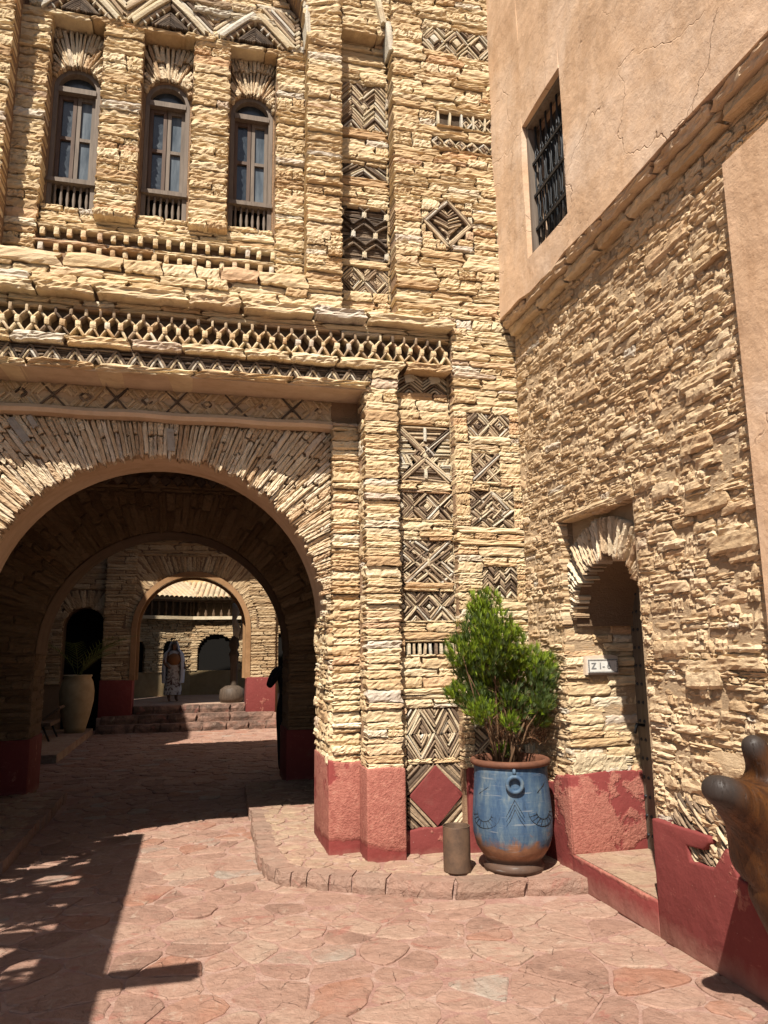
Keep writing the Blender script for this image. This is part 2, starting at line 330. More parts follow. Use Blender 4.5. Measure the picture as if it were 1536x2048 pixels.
# ------------------------------------------------------------------ stone templates
def template(nx, ny, kind, amp=1.0):
    us = np.linspace(-.5, .5, nx); vs = np.linspace(-.5, .5, ny)
    G = np.zeros((ny, nx, 3))
    ph = rng.uniform(0, 6.28, 8); fr = rng.uniform(1, 1, 8)
    for j, v in enumerate(vs):
        for i, u in enumerate(us):
            eu = min(.5 - abs(u), .10) / .10; ev = min(.5 - abs(v), .15) / .15
            if kind == 'slab':
                w = 1 - .10 * (1 - ev) ** 1.6 - .08 * (1 - eu) ** 2
                w += .04 * math.copysign(abs(math.sin(v * 8 + ph[0] + 1.2 * math.sin(u * 4 + ph[1]))) ** .5, math.sin(v * 8 + ph[0] + 1.2 * math.sin(u * 4 + ph[1]))) + .03 * math.sin(v * 15 + ph[2] + 1.5 * math.sin(u * 7 + ph[3])) + (.05 if (u * 3 + ph[6]) % 1 > .6 else 0) * (1 if v > .1 else 0)
                w += .03 * math.sin(u * 8 + ph[4]) + rng.normal(0, .042)
                jt = .05
            elif kind == 'rubble':
                w = 1 - .16 * (1 - ev) ** 1.5 - .16 * (1 - eu) ** 1.6
                w += .05 * math.sin(u * 7 + v * 5 + ph[0]) + .06 * math.sin(v * 10 + ph[1] + u * 3) + rng.normal(0, .075)
                jt = .10
            else:
                w = 1 - .05 * (1 - ev) ** 2 - .05 * (1 - eu) ** 2 + rng.normal(0, .012); jt = .03
            w = 1 + (w - 1) * amp; uu = u; vv = v
            if 0 < i < nx - 1: uu += rng.normal(0, jt * .35) / nx * 4
            if 0 < j < ny - 1: vv += rng.normal(0, jt * .35) / ny * 4
            if j in (0, ny - 1): vv += (.05 if kind != 'block' else .015) * (math.sin(u * 6 + ph[5 + (j > 0)]) - .4) * (-1 if j == 0 else 1) + rng.normal(0, jt * .7) * (1 if kind != 'block' else .5)
            if i in (0, nx - 1): uu += -math.copysign(abs(rng.normal(0, jt * .55)), u) + .03 * math.sin(v * 5 + ph[7])
            G[j, i] = (uu, vv, w)
    V = [tuple(p) for p in G.reshape(-1, 3)]; Fq = []
    for j in range(ny - 1):
        for i in range(nx - 1):
            a = j * nx + i; Fq.append((a, a + 1, a + nx + 1, a + nx))
    ring = [i for i in range(nx)] + [j * nx + nx - 1 for j in range(1, ny)] + [(ny - 1) * nx + i for i in range(nx - 2, -1, -1)] + [j * nx for j in range(ny - 2, 0, -1)]
    n0 = len(V)
    for k in ring: V.append((V[k][0] * .98, V[k][1] * .96, 0.0))
    m = len(ring)
    for k in range(m):
        a, b = ring[k], ring[(k + 1) % m]; Fq.append((b, a, n0 + k, n0 + (k + 1) % m))
    return np.array(V), np.array(Fq)
TPL = {'slab': [template(13, 6, 'slab', .58) for _ in range(18)], 'deep': [template(13, 6, 'slab', .38) for _ in range(18)], 'rubble': [template(9, 5, 'rubble', .58) for _ in range(18)], 'block': [template(4, 3, 'block') for _ in range(8)],
       'face': [template(16, 8, 'slab', .6) for _ in range(8)]}
TMESH = {}
def tmesh(kind, k, mat):
    key = (kind, k, mat)
    if key not in TMESH:
        V, Fq = TPL[kind][k]; me = bpy.data.meshes.new('stone_piece'); me.from_pydata(V.tolist(), [], Fq.tolist()); me.update()
        me.materials.append(MATS[mat]); me.shade_flat(); TMESH[key] = me
    return TMESH[key]
def place(fr, uc, vc, L, H, D, front, ang=0.0):
    O, U, V, N = fr
    if ang:
        c, s = math.cos(ang), math.sin(ang); U, V = U * c + V * s, V * c - U * s
    P = O + fr[1] * uc + fr[2] * vc + N * (front - D)
    a = U * L; b = V * H; d = N * D
    return Matrix(((a.x, b.x, d.x, P.x), (a.y, b.y, d.y, P.y), (a.z, b.z, d.z, P.z), (0, 0, 0, 1)))
def joined(items, name, mat, parent, kind='stuff'):
    """items: (template kind, index, matrix) -> one mesh"""
    if not items: return None
    VV = []; FF = []; n = 0
    for k, i, M in items:
        V, Fq = TPL[k][i]; A = np.array(M); VV.append(V @ A[:3, :3].T + A[:3, 3]); FF.append(Fq + n); n += len(V)
    VV = np.vstack(VV); FF = np.vstack(FF)
    me = bpy.data.meshes.new(name); me.vertices.add(len(VV)); me.vertices.foreach_set('co', VV.ravel())
    me.loops.add(FF.size); me.loops.foreach_set('vertex_index', FF.ravel().astype(np.int32))
    me.polygons.add(len(FF)); me.polygons.foreach_set('loop_start', (np.arange(len(FF)) * 4).astype(np.int32))
    me.update(calc_edges=True); me.shade_flat(); me.materials.append(MATS[mat])
    o = put(bpy.data.objects.new(name, me), parent)
    if kind: o['kind'] = kind
    return o
def single(item, name, mat, parent):
    k, i, M = item
    o = bpy.data.objects.new(name, tmesh(k, i, mat)); put(o, parent); o.matrix_basis = M; return o
def rk(kind): return random.randrange(len(TPL[kind]))
def score(M):
    P = M.translation; x, y, z = proj(P)
    if z <= 0 or not (-10 < x < 1546 and -10 < y < 2058): return 0
    return M.col[0].length * M.col[1].length / (z * z)
def emit(items, parent, name, restname, limit=300):
    """items (kind, idx, M, mat): the ones showing largest become parts of their own, the rest one part"""
    sc = sorted(((score(t[2]), i) for i, t in enumerate(items)), reverse=True)
    big = set(i for s_, i in sc[:limit] if s_ > 0)
    rest = {}
    for i, t in enumerate(items):
        if i in big: single(t[:3], name, t[3], parent)
        else: rest.setdefault(t[3], []).append(t[:3])
    for mt, its in rest.items(): joined(its, restname, mt, parent)

def fill(fr, u0, u1, v0, v1, holes=(), kind='slab', mat='stone', h=(.045, .095), l=(.14, .42), D=.13, prot=(-.012, .014), gap=.007, out=None, wave=.008, split=.22):
    """coursed stones; holes are rects (ua,ub,va,vb) or callables v->(ua,ub)/None"""
    v = v0; out = [] if out is None else out
    if kind == 'slab' and D > .14: kind = 'deep'
    wp = random.uniform(0, 6)
    while v < v1 - .012:
        hh = random.uniform(*h)
        if v + hh > v1 - h[0] * .7: hh = v1 - v
        vt = v + hh
        cuts = {u0, u1}; act = []
        for q in holes:
            if callable(q):
                r = q((v + vt) / 2)
                if r: act.append((r[0], r[1], v - 1, vt + 1))
            elif q[2] < vt and q[3] > v: act.append(q)
        for q in act:
            for e in q[:2]:
                if u0 < e < u1: cuts.add(e)
        cuts = sorted(cuts); segs = []
        for a, b in zip(cuts, cuts[1:]):
            mid = (a + b) / 2; lo, hi = v, vt
            for q in act:
                if q[0] < mid < q[1]:
                    if q[2] <= lo and q[3] >= hi: lo = hi; break
                    if q[2] - lo > hi - q[3]: hi = min(hi, q[2])
                    else: lo = max(lo, q[3])
            if hi - lo < .016: continue
            if segs and abs(segs[-1][1] - a) < 1e-6 and segs[-1][2:] == (lo, hi): segs[-1] = (segs[-1][0], b, lo, hi)
            else: segs.append((a, b, lo, hi))
        for a, b, lo, hi in segs:
            u = a
            while u < b - 1e-4:
                L = random.uniform(*l) * (1.0 if random.random() < .75 else 1.45)
                if b - (u + L) < l[0] * .75: L = b - u
                if L > l[1] * 2.2: L = L / 2
                pieces = [(lo, hi)]
                if hi - lo > .06 and random.random() < split:
                    c = lo + (hi - lo) * random.uniform(.38, .62); pieces = [(lo, c), (c, hi)]
                for (p0, p1) in pieces:
                    uc = u + L / 2; off = wave * math.sin(uc * 2.1 + wp) + wave * .5 * math.sin(uc * 5.3 + wp * 2)
                    M = place(fr, uc, (p0 + p1) / 2 + off, L - gap + random.uniform(0, .006), (p1 - p0) - gap + .004, D, random.uniform(*prot), random.uniform(-.018, .018))
                    out.append((kind, rk(kind), M, mat))
                u += L
        v = vt
    return out
def fan(fr, cu, cv, r0, rmax, a0, a1, t=(.03, .06), l=(.2, .42), kind='slab', mat='stone_radial', D=.13, prot=(-.012, .014), out=None, ragged=.012):
    out = [] if out is None else out
    a = a0
    while a < a1 - 1e-3:
        R = rmax((a)) if callable(rmax) else rmax
        da = random.uniform(*t) / r0
        if a + da > a1 - t[0] / r0 * .6: da = a1 - a
        am = a + da / 2; R = rmax(am) if callable(rmax) else rmax
        r = r0 + random.uniform(-ragged, ragged)
        while r < R - .03:
            L = random.uniform(*l)
            if R - (r + L) < l[0] * .6: L = R - r
            rc = r + L / 2; n = max(1, int(round(rc / r0 * .98)))
            tw = da * rc / n
            for k in range(n):
                ak = a + da * (k + .5) / n
                out.append((kind, rk(kind), place(fr, cu + rc * math.cos(ak), cv + rc * math.sin(ak), L - .005, tw - .003, D, random.uniform(*prot), ak + random.uniform(-.03, .03)), mat))
            r += L
        a += da
    return out
def arch_core(mb, x0, x1, z0, z1, cx, zs, r, y0, y1, n=28, soffit=None):
    """wall slab between y0 and y1 with an arched opening"""
    if cx - r > x0: mb.box(x0, cx - r, y0, y1, z0, z1)
    if x1 > cx + r: mb.box(cx + r, x1, y0, y1, z0, z1)
    P = [(cx - r * math.cos(math.pi * i / n), zs + r * math.sin(math.pi * i / n)) for i in range(n + 1)]
    for (a, za), (b, zb) in zip(P, P[1:]):
        mb.quad((a, y0, za), (b, y0, zb), (b, y0, z1), (a, y0, z1)); mb.quad((b, y1, zb), (a, y1, za), (a, y1, z1), (b, y1, z1))
        (soffit or mb).quad((a, y0, za), (a, y1, za), (b, y1, zb), (b, y0, zb))
        mb.quad((a, y0, z1), (b, y0, z1), (b, y1, z1), (a, y1, z1))
def archhole(cx, zs, r, z0=-9):
    def f(v):
        if v < z0: return None
        if v <= zs: return (cx - r, cx + r)
        if v - zs >= r: return None
        d = math.sqrt(r * r - (v - zs) ** 2); return (cx - d, cx + d)
    return f

# ------------------------------------------------------------------ motifs of thin slate
def clipseg(a, b, rc):
    u0, u1, v0, v1 = rc; dx, dy = b[0] - a[0], b[1] - a[1]; t0, t1 = 0., 1.
    for p, q in ((-dx, a[0] - u0), (dx, u1 - a[0]), (-dy, a[1] - v0), (dy, v1 - a[1])):
        if abs(p) < 1e-9:
            if q < 0: return None
        else:
            t = q / p
            if p < 0: t0 = max(t0, t)
            else: t1 = min(t1, t)
    if t1 - t0 < 1e-3: return None
    return ((a[0] + dx * t0, a[1] + dy * t0), (a[0] + dx * t1, a[1] + dy * t1))
class Motif:
    def __init__(s, fr, rc, step=.026, base='slate'):
        s.fr = fr; s.rc = rc; s.it = []; s.pale = []; s.step = step; s.base = base
    def seg(s, a, b, w=.0135, front=None, pale=False, rc=None, D=.06):
        q = clipseg(a, b, rc or s.rc)
        if not q: return
        (a, b) = q; L = math.hypot(b[0] - a[0], b[1] - a[1])
        if L < .012: return
        fz = random.uniform(-.028, .006) if front is None else front
        M = place(s.fr, (a[0] + b[0]) / 2, (a[1] + b[1]) / 2, L, w * random.uniform(.75, 1.15), D, fz, math.atan2(b[1] - a[1], b[0] - a[0]) + random.gauss(0, .035))
        (s.pale if pale else s.it).append(('block', rk('block'), M))
    def rings(s, cu, cv, ru, rv, core=.0, rc=None, outer_pale=True):
        n = max(2, int(min(ru, rv) / s.step / 1.0))
        for k in range(n, 0, -1):
            f = k / n
            if f < core: continue
            P = [(cu + ru * f, cv), (cu, cv + rv * f), (cu - ru * f, cv), (cu, cv - rv * f)]
            for i in range(4): s.seg(P[i], P[(i + 1) % 4], pale=(k == n and outer_pale) or random.random() < .12, rc=rc)
        if core > 0: s.block(cu, cv, core * ru * .9, core * rv * .9)
    def block(s, cu, cv, a, b, ang=math.pi / 4):
        M = place(s.fr, cu, cv, a * 1.3, b * 1.3, .06, .004, ang); s.pale.append(('block', rk('block'), M))
    def lattice(s, nu, nv, core=0, shift=0):
        u0, u1, v0, v1 = s.rc; cu = (u1 - u0) / nu; cv = (v1 - v0) / nv
        for i in range(-1, nu + 1):
            for j in range(nv):
                s.rings(u0 + (i + .5 + shift) * cu, v0 + (j + .5) * cv, cu / 2, cv / 2, core)
        for i in range(-1, nu + 2):
            for j in range(nv + 1):
                s.rings(u0 + (i + shift) * cu, v0 + j * cv, cu / 2 * .93, cv / 2 * .93, 0, outer_pale=False)
    def chevron(s, n, slope=1.0, pitch=None):
        u0, u1, v0, v1 = s.rc; cw = (u1 - u0) / n; p = pitch or s.step * 1.3; hgt = cw / 2 * slope
        v = v0 - hgt
        while v < v1 + hgt:
            for i in range(n):
                a = u0 + i * cw; pl = random.random() < .3
                s.seg((a, v), (a + cw / 2, v + hgt), pale=pl); s.seg((a + cw / 2, v + hgt), (a + cw, v), pale=pl)
            v += p
    def hatch(s, tri, pale=False):
        (a, b, c) = tri; v0 = min(a[1], b[1], c[1]); v1 = max(a[1], b[1], c[1]); v = v0 + s.step / 2
        while v < v1:
            xs = []
            for p, q in ((a, b), (b, c), (c, a)):
                if (p[1] - v) * (q[1] - v) < 0: xs.append(p[0] + (q[0] - p[0]) * (v - p[1]) / (q[1] - p[1]))
            if len(xs) == 2: s.seg((min(xs), v), (max(xs), v), pale=pale)
            v += s.step * .8
    def xbars(s, n=3):
        u0, u1, v0, v1 = s.rc
        for k in range(-(n // 2), n // 2 + 1):
            o = k * s.step * 1.25
            s.seg((u0, v0 + o), (u1, v1 + o), .014, .006, pale=k == 0); s.seg((u0, v1 + o), (u1, v0 + o), .014, .002, pale=k == 0)
    def done(s, parent, name='slate_motif'):
        u0, u1, v0, v1 = s.rc; mb = MB(); O, U, V, N = s.fr
        mb.obox(O + U * ((u0 + u1) / 2) + V * ((v0 + v1) / 2) - N * .055, U, V, N, (u1 - u0) / 2, (v1 - v0) / 2, .02)
        b = mb.build('motif_backing', 'slate_backing', parent)
        if s.it: joined(s.it, name, s.base, b)
        if s.pale: joined(s.pale, 'pale_sliver', 'stone_pale', b)
        return b

# ================================================================== the gatehouse facade
G = thing('stone_gatehouse', 'tall gatehouse facade of cream stone slabs with a big archway and three slim arched windows', 'building', (0, 6.2, 0))
ACX, AZS, AR = -.305, 1.835, 1.31          # archway
core = MB(); sof = MB()
arch_core(core, -1.72, 1.07, 0, 3.72, ACX, AZS, AR + .05, 6.085, 6.66, 40)
for i in range(40):
    a, b = math.pi * i / 40, math.pi * (i + 1) / 40; r_ = AR + .024
    sof.quad((ACX + r_ * math.cos(a), 6.07, AZS + r_ * math.sin(a)), (ACX + r_ * math.cos(a), 6.67, AZS + r_ * math.sin(a)), (ACX + r_ * math.cos(b), 6.67, AZS + r_ * math.sin(b)), (ACX + r_ * math.cos(b), 6.07, AZS + r_ * math.sin(b)))
core.box(1.06, 1.29, 5.975, 6.64, 0, 3.47)                     # inner pilaster
core.box(1.275, 1.545, 5.715, 6.63, 0, 3.745)                   # outer pilaster
core.box(1.535, 2.035, 5.81, 6.62, 0, 3.966)                    # recessed panel
core.box(2.03, 2.66, 5.715, 6.61, 0, 8.4)                       # right strip, full height
core.box(-1.8, 1.3, 6.03, 6.62, 3.44, 3.75)                     # frieze back
core.box(-1.9, 1.55, 5.735, 6.60, 3.752, 3.965)                 # band zone
core.box(-1.9, 2.035, 5.80, 6.59, 3.96, 4.19)                   # lattice back
core.box(-1.9, 2.04, 5.755, 6.58, 4.185, 4.37)
core.box(-1.9, .80, 5.705, 6.57, 4.365, 4.625)
core.box(-1.60, .81, 5.98, 6.56, 4.60, 5.10)                   # sill zone
for a, b in ((-1.62, -1.335), (-.917, -.593), (-.178, .137), (.542, .81)):
    core.box(a, b, 5.935, 6.4, 5.09 if -1 < a < .3 else 4.60, 6.93)
core.box(-1.63, .81, 5.937, 6.41, 6.90, 8.35)
core.box(-1.61, .81, 6.26, 6.42, 5.0, 6.92)
for cx in (-1.128, -.386, .34): arch_core(core, cx - .213, cx + .213, 5.10, 6.91, cx, 6.345, .188, 6.075, 6.27, 14)
core.box(.795, 1.085, 5.715, 6.43, 4.36, 6.86)                  # ring pilaster
arch_core(core, -2.6, 1.085, 6.855, 8.35, -.38, 6.85, 1.18, 5.716, 6.2, 30)
core.box(-2.6, -1.56, 5.714, 6.44, 4.36, 6.853)
core.box(1.08, 1.56, 5.905, 6.45, 4.30, 7.12); core.box(1.08, 1.57, 5.775, 6.46, 7.115, 8.37)
core.box(1.555, 2.04, 5.715, 6.47, 4.30, 8.38)
core.build('wall_core', 'mortar', G)
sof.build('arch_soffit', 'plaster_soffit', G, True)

ST = []
# --- archway wall: fan of slabs up to the moulding
def spr(a):
    c, s_ = math.cos(a), math.sin(a); R = 9
    if s_ > 1e-3: R = min(R, (3.43 - AZS) / s_)
    if c > 1e-3: R = min(R, (1.06 - ACX) / c)
    if c < -1e-3: R = min(R, (-1.72 - ACX) / c)
    return R
fan(FR(6.05), ACX, AZS, AR, spr, -.02, math.pi + .02, (.020, .044), (.14, .40), out=ST, D=.12, prot=(-.012, .016), ragged=.022)
fill(FR(6.05), -1.72, ACX - AR, .72, AZS, out=ST)
ST.append(('block', 0, place(FR(6.05), -1.37, 3.30, .235, .055, .05, .022, math.radians(-53)), 'stone_grey'))
ST.append(('block', 1, place(FR(6.05), -1.28, 3.375, .11, .04, .05, .02, math.radians(-58)), 'stone_grey'))
ST.append(('block', 2, place(FR(6.05), -.247, 3.285, .19, .055, .05, .022, math.radians(96)), 'stone_grey'))
# --- jamb of the archway, facing left
fill(RT(1.018), -6.67, -5.955, .74, AZS + .05, kind='rubble', mat='stone', h=(.045, .10), l=(.10, .30), out=ST, D=.08)
# --- pilasters
fill(FR(5.94), 1.045, 1.28, .74, 3.475, out=ST, D=.14, l=(.14, .3), prot=(-.015, .018), split=.3)
fill(FR(5.68), 1.262, 1.548, .72, 3.72, out=ST, D=.15, l=(.16, .30), prot=(-.016, .02), split=.3)
fill(RT(1.27), -5.93, -5.74, .74, 3.68, kind='rubble', out=ST, D=.05, l=(.1, .2), h=(.05, .09))
# --- recessed panel beside the pilaster and the strip to the corner
P1 = [(1.57, 2.01, 3.735, 3.885), (1.58, 2.02, 2.965, 3.45), (1.585, 2.02, 2.655, 2.87), (1.59, 2.02, 2.135, 2.475), (1.59, 2.02, 1.83, 2.06), (1.60, 2.02, 1.565, 1.66), (1.60, 2.05, .775, 1.15), (1.60, 2.05, .28, .735)]
P2 = [(2.15, 2.525, 3.36, 3.56), (2.18, 2.42, 2.97, 3.21), (2.15, 2.53, 2.59, 2.89), (2.235, 2.53, 2.01, 2.265), (2.12, 2.53, .80, 1.20)]
fill(FR(5.775), 1.545, 2.03, .72, 3.90, P1, out=ST, l=(.16, .40), D=.10)
fill(FR(5.68), 2.025, 2.62, .70, 4.30, P2, out=ST, D=.16)
# --- courses between the bands
fill(FR(5.72), -1.75, 2.03, 4.185, 4.275, out=ST, h=(.04, .05), l=(.2, .5), prot=(-.01, .005))
fill(FR(5.67), -1.75, .80, 4.365, 4.62, out=ST, h=(.05, .10), l=(.16, .5), prot=(-.02, .022), D=.16)
fill(FR(5.95), -1.33, .565, 4.985, 5.10, out=ST, h=(.05, .06), l=(.2, .4))
fill(FR(5.95), -1.33, .565, 4.60, 4.745, out=ST, h=(.05, .06), l=(.2, .4))
# --- window storey
YP = 5.90
fill(FR(YP), -1.59, -1.328, 4.62, 6.90, out=ST, l=(.13, .27), D=.2)
fill(FR(YP), .542, .80, 4.62, 6.90, out=ST, l=(.13, .27), D=.2)
for a, b in ((-.917, -.593), (-.178, .137)):
    fill(FR(YP), a, b, 5.145, 6.90, out=ST, l=(.14, .33), D=.2)
    for k in range(2):
        ST.append(('slab', rk('slab'), place(FR(YP), a + .08 + .16 * k, 5.11, .163, .07, .17, .045), 'stone'))
fill(FR(YP), -1.56, .79, 6.87, 6.92, out=ST, h=(.045, .05), l=(.25, .5), prot=(.0, .03), D=.22)
for cx in (-1.128, -.386, .34):
    fan(FR(6.035), cx, 6.345, .188, lambda a: min((6.87 - 6.345) / max(math.sin(a), 1e-3), .203 / max(abs(math.cos(a)), 1e-3)), 0, math.pi, (.022, .042), (.15, .3), out=ST, D=.1)
    fill(FR(5.97), cx - .203, cx + .203, 5.09, 5.185, out=ST, h=(.04, .05), l=(.12, .3), D=.14)
# ring pilaster, arch over it, wall at the far left
RA = archhole(-.38, 6.85, 1.17, 6.85)
fill(FR(5.68), .782, 1.09, 4.365, 6.86, out=ST, l=(.14, .31), D=.17, prot=(-.016, .02))
def ringmax(a):
    c = math.cos(a); R = (8.2 - 6.85) / max(math.sin(a), 1e-3)
    if c > 1e-3: R = min(R, 1.47 / c)
    return min(R, 1.75)
fan(FR(5.68), -.38, 6.85, 1.17, ringmax, 0, math.pi * .62, (.04, .09), (.25, .45), mat='stone', out=ST, D=.17)
fill(FR(5.68), -2.2, -1.555, 4.365, 6.86, out=ST, D=.17)
fan(FR(5.68), -.38, 6.85, 1.17, 1.6, math.pi * .62, math.pi, (.04, .09), (.25, .45), mat='stone', out=ST, D=.17)
# tall recessed panel
P3 = [(1.11, 1.53, 6.22, 6.69), (1.11, 1.53, 5.735, 5.87), (1.11, 1.53, 4.94, 5.44), (1.11, 1.53, 4.64, 4.87)]
fill(FR(5.87), 1.09, 1.55, 4.34, 7.11, P3, out=ST, l=(.15, .40), D=.1)
fill(FR(5.74), 1.085, 1.56, 7.11, 8.2, out=ST, l=(.15, .35), D=.14)
# wall right of the panel, with its motifs
P4 = [(1.84, 2.55, 7.0, 7.26), (1.95, 2.55, 6.24, 6.38), (1.90, 2.55, 6.015, 6.125), (1.79, 2.26, 5.02, 5.49)]
fill(FR(5.68), 1.545, 2.62, 4.30, 8.2, P4, out=ST, l=(.15, .42), D=.18)
fill(FR(5.68), 1.33, 1.56, 3.715, 3.89, out=ST, D=.15)
emit(ST, G, 'stone', 'small_stones')
print('facade stones', len(ST))
for k, (z0, z1, a) in enumerate(((6.93, 7.22, .10), (7.2, 7.5, .22))):   # standing slabs lining the outer arch
    single(('block', k, place(FR(5.70), 1.53 - k * .085, (z0 + z1) / 2, .05, z1 - z0, .2, .03, a)), 'arch_slab', 'stone_pale', G)
    single(('block', k + 3, place(FR(5.70), .785 - k * .05, (z0 + z1) / 2, .045, z1 - z0, .2, .03, a)), 'arch_slab', 'stone_pale', G)

# ledges of long slabs
def ledge(name, fr, u0, u1, v0, v1, D, front, l=(.38, .85), mat='stone'):
    u = u0
    while u < u1 - .01:
        L = random.uniform(*l)
        if u1 - u - L < l[0] * .6: L = u1 - u
        single(('face', rk('face'), place(fr, u + L / 2, (v0 + v1) / 2 + random.uniform(-.006, .006), L - .008, v1 - v0, D, front + random.uniform(-.012, .012), random.uniform(-.006, .006))), name, mat, G)
        u += L
ledge('lintel_slab', FR(5.66), -1.75, 1.30, 3.688, 3.75, .38, .02)
ledge('ledge_slab', FR(5.66), -1.75, 2.02, 3.885, 3.955, .16, .015, (.3, .6))
ledge('cornice_slab', FR(5.66), -1.75, 2.04, 4.268, 4.352, .20, .055, (.35, .7))
ledge('cornice_slab', FR(5.69), 1.3, 2.03, 4.352, 4.40, .2, .0, (.3, .5))
sfm = MB(); sfm.box(-1.75, 1.3, 5.672, 6.02, 3.684, 3.70); sfm.build('lintel_soffit', 'plaster_soffit', G)
# frieze moulding
mb = MB(); n = 60
for i in range(n):
    a = -1.74 + 2.80 * i / n; b = -1.74 + 2.80 * (i + 1) / n; wa = .004 * math.sin(a * 9); wb = .004 * math.sin(b * 9)
    pr = lambda w: [(6.03, 3.505 + w), (5.975, 3.495 + w), (5.96, 3.465 + w), (5.975, 3.435 + w), (6.06, 3.425 + w)]
    for (p, q), (p2, q2) in zip(zip(pr(wa), pr(wa)[1:]), zip(pr(wb), pr(wb)[1:])):
        mb.quad((a, *q), (b, *q2), (b, *p2), (a, *p))
mb.build('frieze_moulding', 'plaster_soffit', G, True)
mo = Motif(FR(6.0), (-1.74, 1.05, 3.50, 3.685), .03)
for k in range(12):
    cu = -1.60 + k * .232
    for q in range(5):
        for s_ in (-1, 1):
            for vz in (3.505, 3.68): mo.seg((cu + .116 + s_ * .02 * q, vz), (cu + .116 + s_ * (.02 * q + .05), vz + (.06 if vz < 3.6 else -.06)), .017, random.uniform(-.012, .0), pale=True)
    if k % 2: mo.rings(cu, 3.592, .085, .085, .3)
    else:
        mo.seg((cu - .09, 3.50), (cu + .09, 3.685), .016, .004); mo.seg((cu - .09, 3.685), (cu + .09, 3.50), .016, .004)
        for s_ in (-1, 1):
            for q in range(3):
                mo.seg((cu + s_ * (.03 + q * .03), 3.50), (cu + s_ * (.12 + q * .02), 3.59), .02, pale=True); mo.seg((cu + s_ * (.03 + q * .03), 3.685), (cu + s_ * (.12 + q * .02), 3.595), .02, pale=True)
u0, u1, v0, v1 = mo.rc; mb = MB(); mb.box(u0, u1, 6.022, 6.04, v0, v1); b = mb.build('frieze_panel', 'plaster_soffit', G)
joined(mo.it, 'slate_motif', 'slate_dark', b); joined(mo.pale, 'pale_sliver', 'stone_rubble', b)
# zigzag band
mo = Motif(FR(5.70), (-1.75, 1.33, 3.757, 3.882), .02, 'slate_dark')
k = -1.72
while k < 1.33:
    for q, dv in enumerate((0, .032, .062)):
        h = .11 - dv
        mo.seg((k - h * .62, 3.76), (k, 3.76 + h), .016, .006 - .006 * q, pale=q == 1); mo.seg((k, 3.76 + h), (k + h * .62, 3.76), .016, .006 - .006 * q, pale=q == 1)
    mo.hatch(((k, 3.875), (k + .152, 3.875), (k + .076, 3.77)))
    k += .152 + random.uniform(-.008, .008)
mo.done(G)
# lattice of hexagons under the cornice
lat = MB(); lat.box(-1.8, 2.02, 5.783, 5.80, 3.955, 4.19); latp = lat.build('lattice_recess', 'mortar_shade', G)
k = -1.72
while k < 1.99:
    d = random.uniform(-.006, .006); sp = .104
    def bar(a, b, w, D, fz, mat):
        L = math.hypot(b[0] - a[0], b[1] - a[1])
        single(('block', rk('block'), place(FR(5.68), (a[0] + b[0]) / 2, (a[1] + b[1]) / 2, L * random.uniform(.88, 1.1), w * random.uniform(.75, 1.3), D, fz + random.uniform(-.008, .008), math.atan2(b[1] - a[1], b[0] - a[0]) + random.gauss(0, .06))), 'lattice_bar', mat, latp)
    u = k + d
    pm = lambda: random.choice(('stone', 'stone', 'slate', 'stone_rubble'))
    bar((u, 4.12), (u, 4.172), .017, .07, .012, 'slate')
    bar((u + .002, 4.125), (u + .05, 4.078), .016, .11, .0, pm()); bar((u - .002, 4.125), (u - .05, 4.078), .016, .11, .0, pm())
    bar((u + .052, 4.028), (u + .052, 4.080), .034, .11, .012, 'stone')
    bar((u + .054, 4.03), (u + .100, 3.965), .016, .11, .004, pm()); bar((u + .050, 4.03), (u + .004, 3.965), .016, .11, .004, pm())
    k += sp
# dentils under the windows
for zc in (4.91, 4.775):
    k = -1.29
    while k < .56:
        single(('block', rk('block'), place(FR(5.90), k + random.uniform(-.01, .01), zc, .038, .058, .1, random.uniform(-.005, .02))), 'dentil', 'stone', G); k += .107
    ledge('dentil_slab', FR(5.91), -1.33, .56, zc + .03, zc + .062, .1, .015, (.3, .55))
it = []
for k in range(34): it.append(('slab', rk('slab'), place(FR(5.93), -1.29 + k * .055, 4.843 + random.uniform(-.008, .008), .12, .03, .05, random.uniform(-.01, .01), random.uniform(-.05, .05))))
joined(it, 'dark_course', 'slate_dark', G)
# triangles of stone bars over the windows
tri = MB(); tri.box(-1.52, .76, 5.925, 5.938, 6.92, 8.0); trp = tri.build('tympanum_recess', 'slate_backing', G)
TCX = (-1.115, -.386, .345)
def trihole(cx): return lambda v: (cx - (7.26 - v) - .01, cx + (7.26 - v) + .01) if v < 7.26 else None
TF = fill(FR(5.90), -1.52, .78, 6.925, 8.0, [trihole(c) for c in TCX] + [lambda v: (-9, -.38 - math.sqrt(max(.01, 1.17 ** 2 - (v - 6.85) ** 2))), lambda v: (-.38 + math.sqrt(max(.01, 1.17 ** 2 - (v - 6.85) ** 2)), 9)], l=(.1, .3), h=(.03, .07), D=.07)
joined([t[:3] for t in TF], 'tympanum_fill', 'stone', trp)
for cx in (-1.48, -.75, -.02, .70):
    mo = Motif(FR(5.885), (max(cx - .36, -1.5), min(cx + .36, .74), 6.925, 7.30), .03)
    for q in range(8):
        for s_ in (-1, 1): mo.seg((cx, 6.94 + q * .045), (cx + s_ * (.0 + .30), 7.24 + q * .045), .026, random.uniform(-.005, .02), pale=q % 3 == 0)
    joined(mo.it, 'slate_motif', 'slate', trp); joined(mo.pale, 'pale_sliver', 'stone_pale', trp)
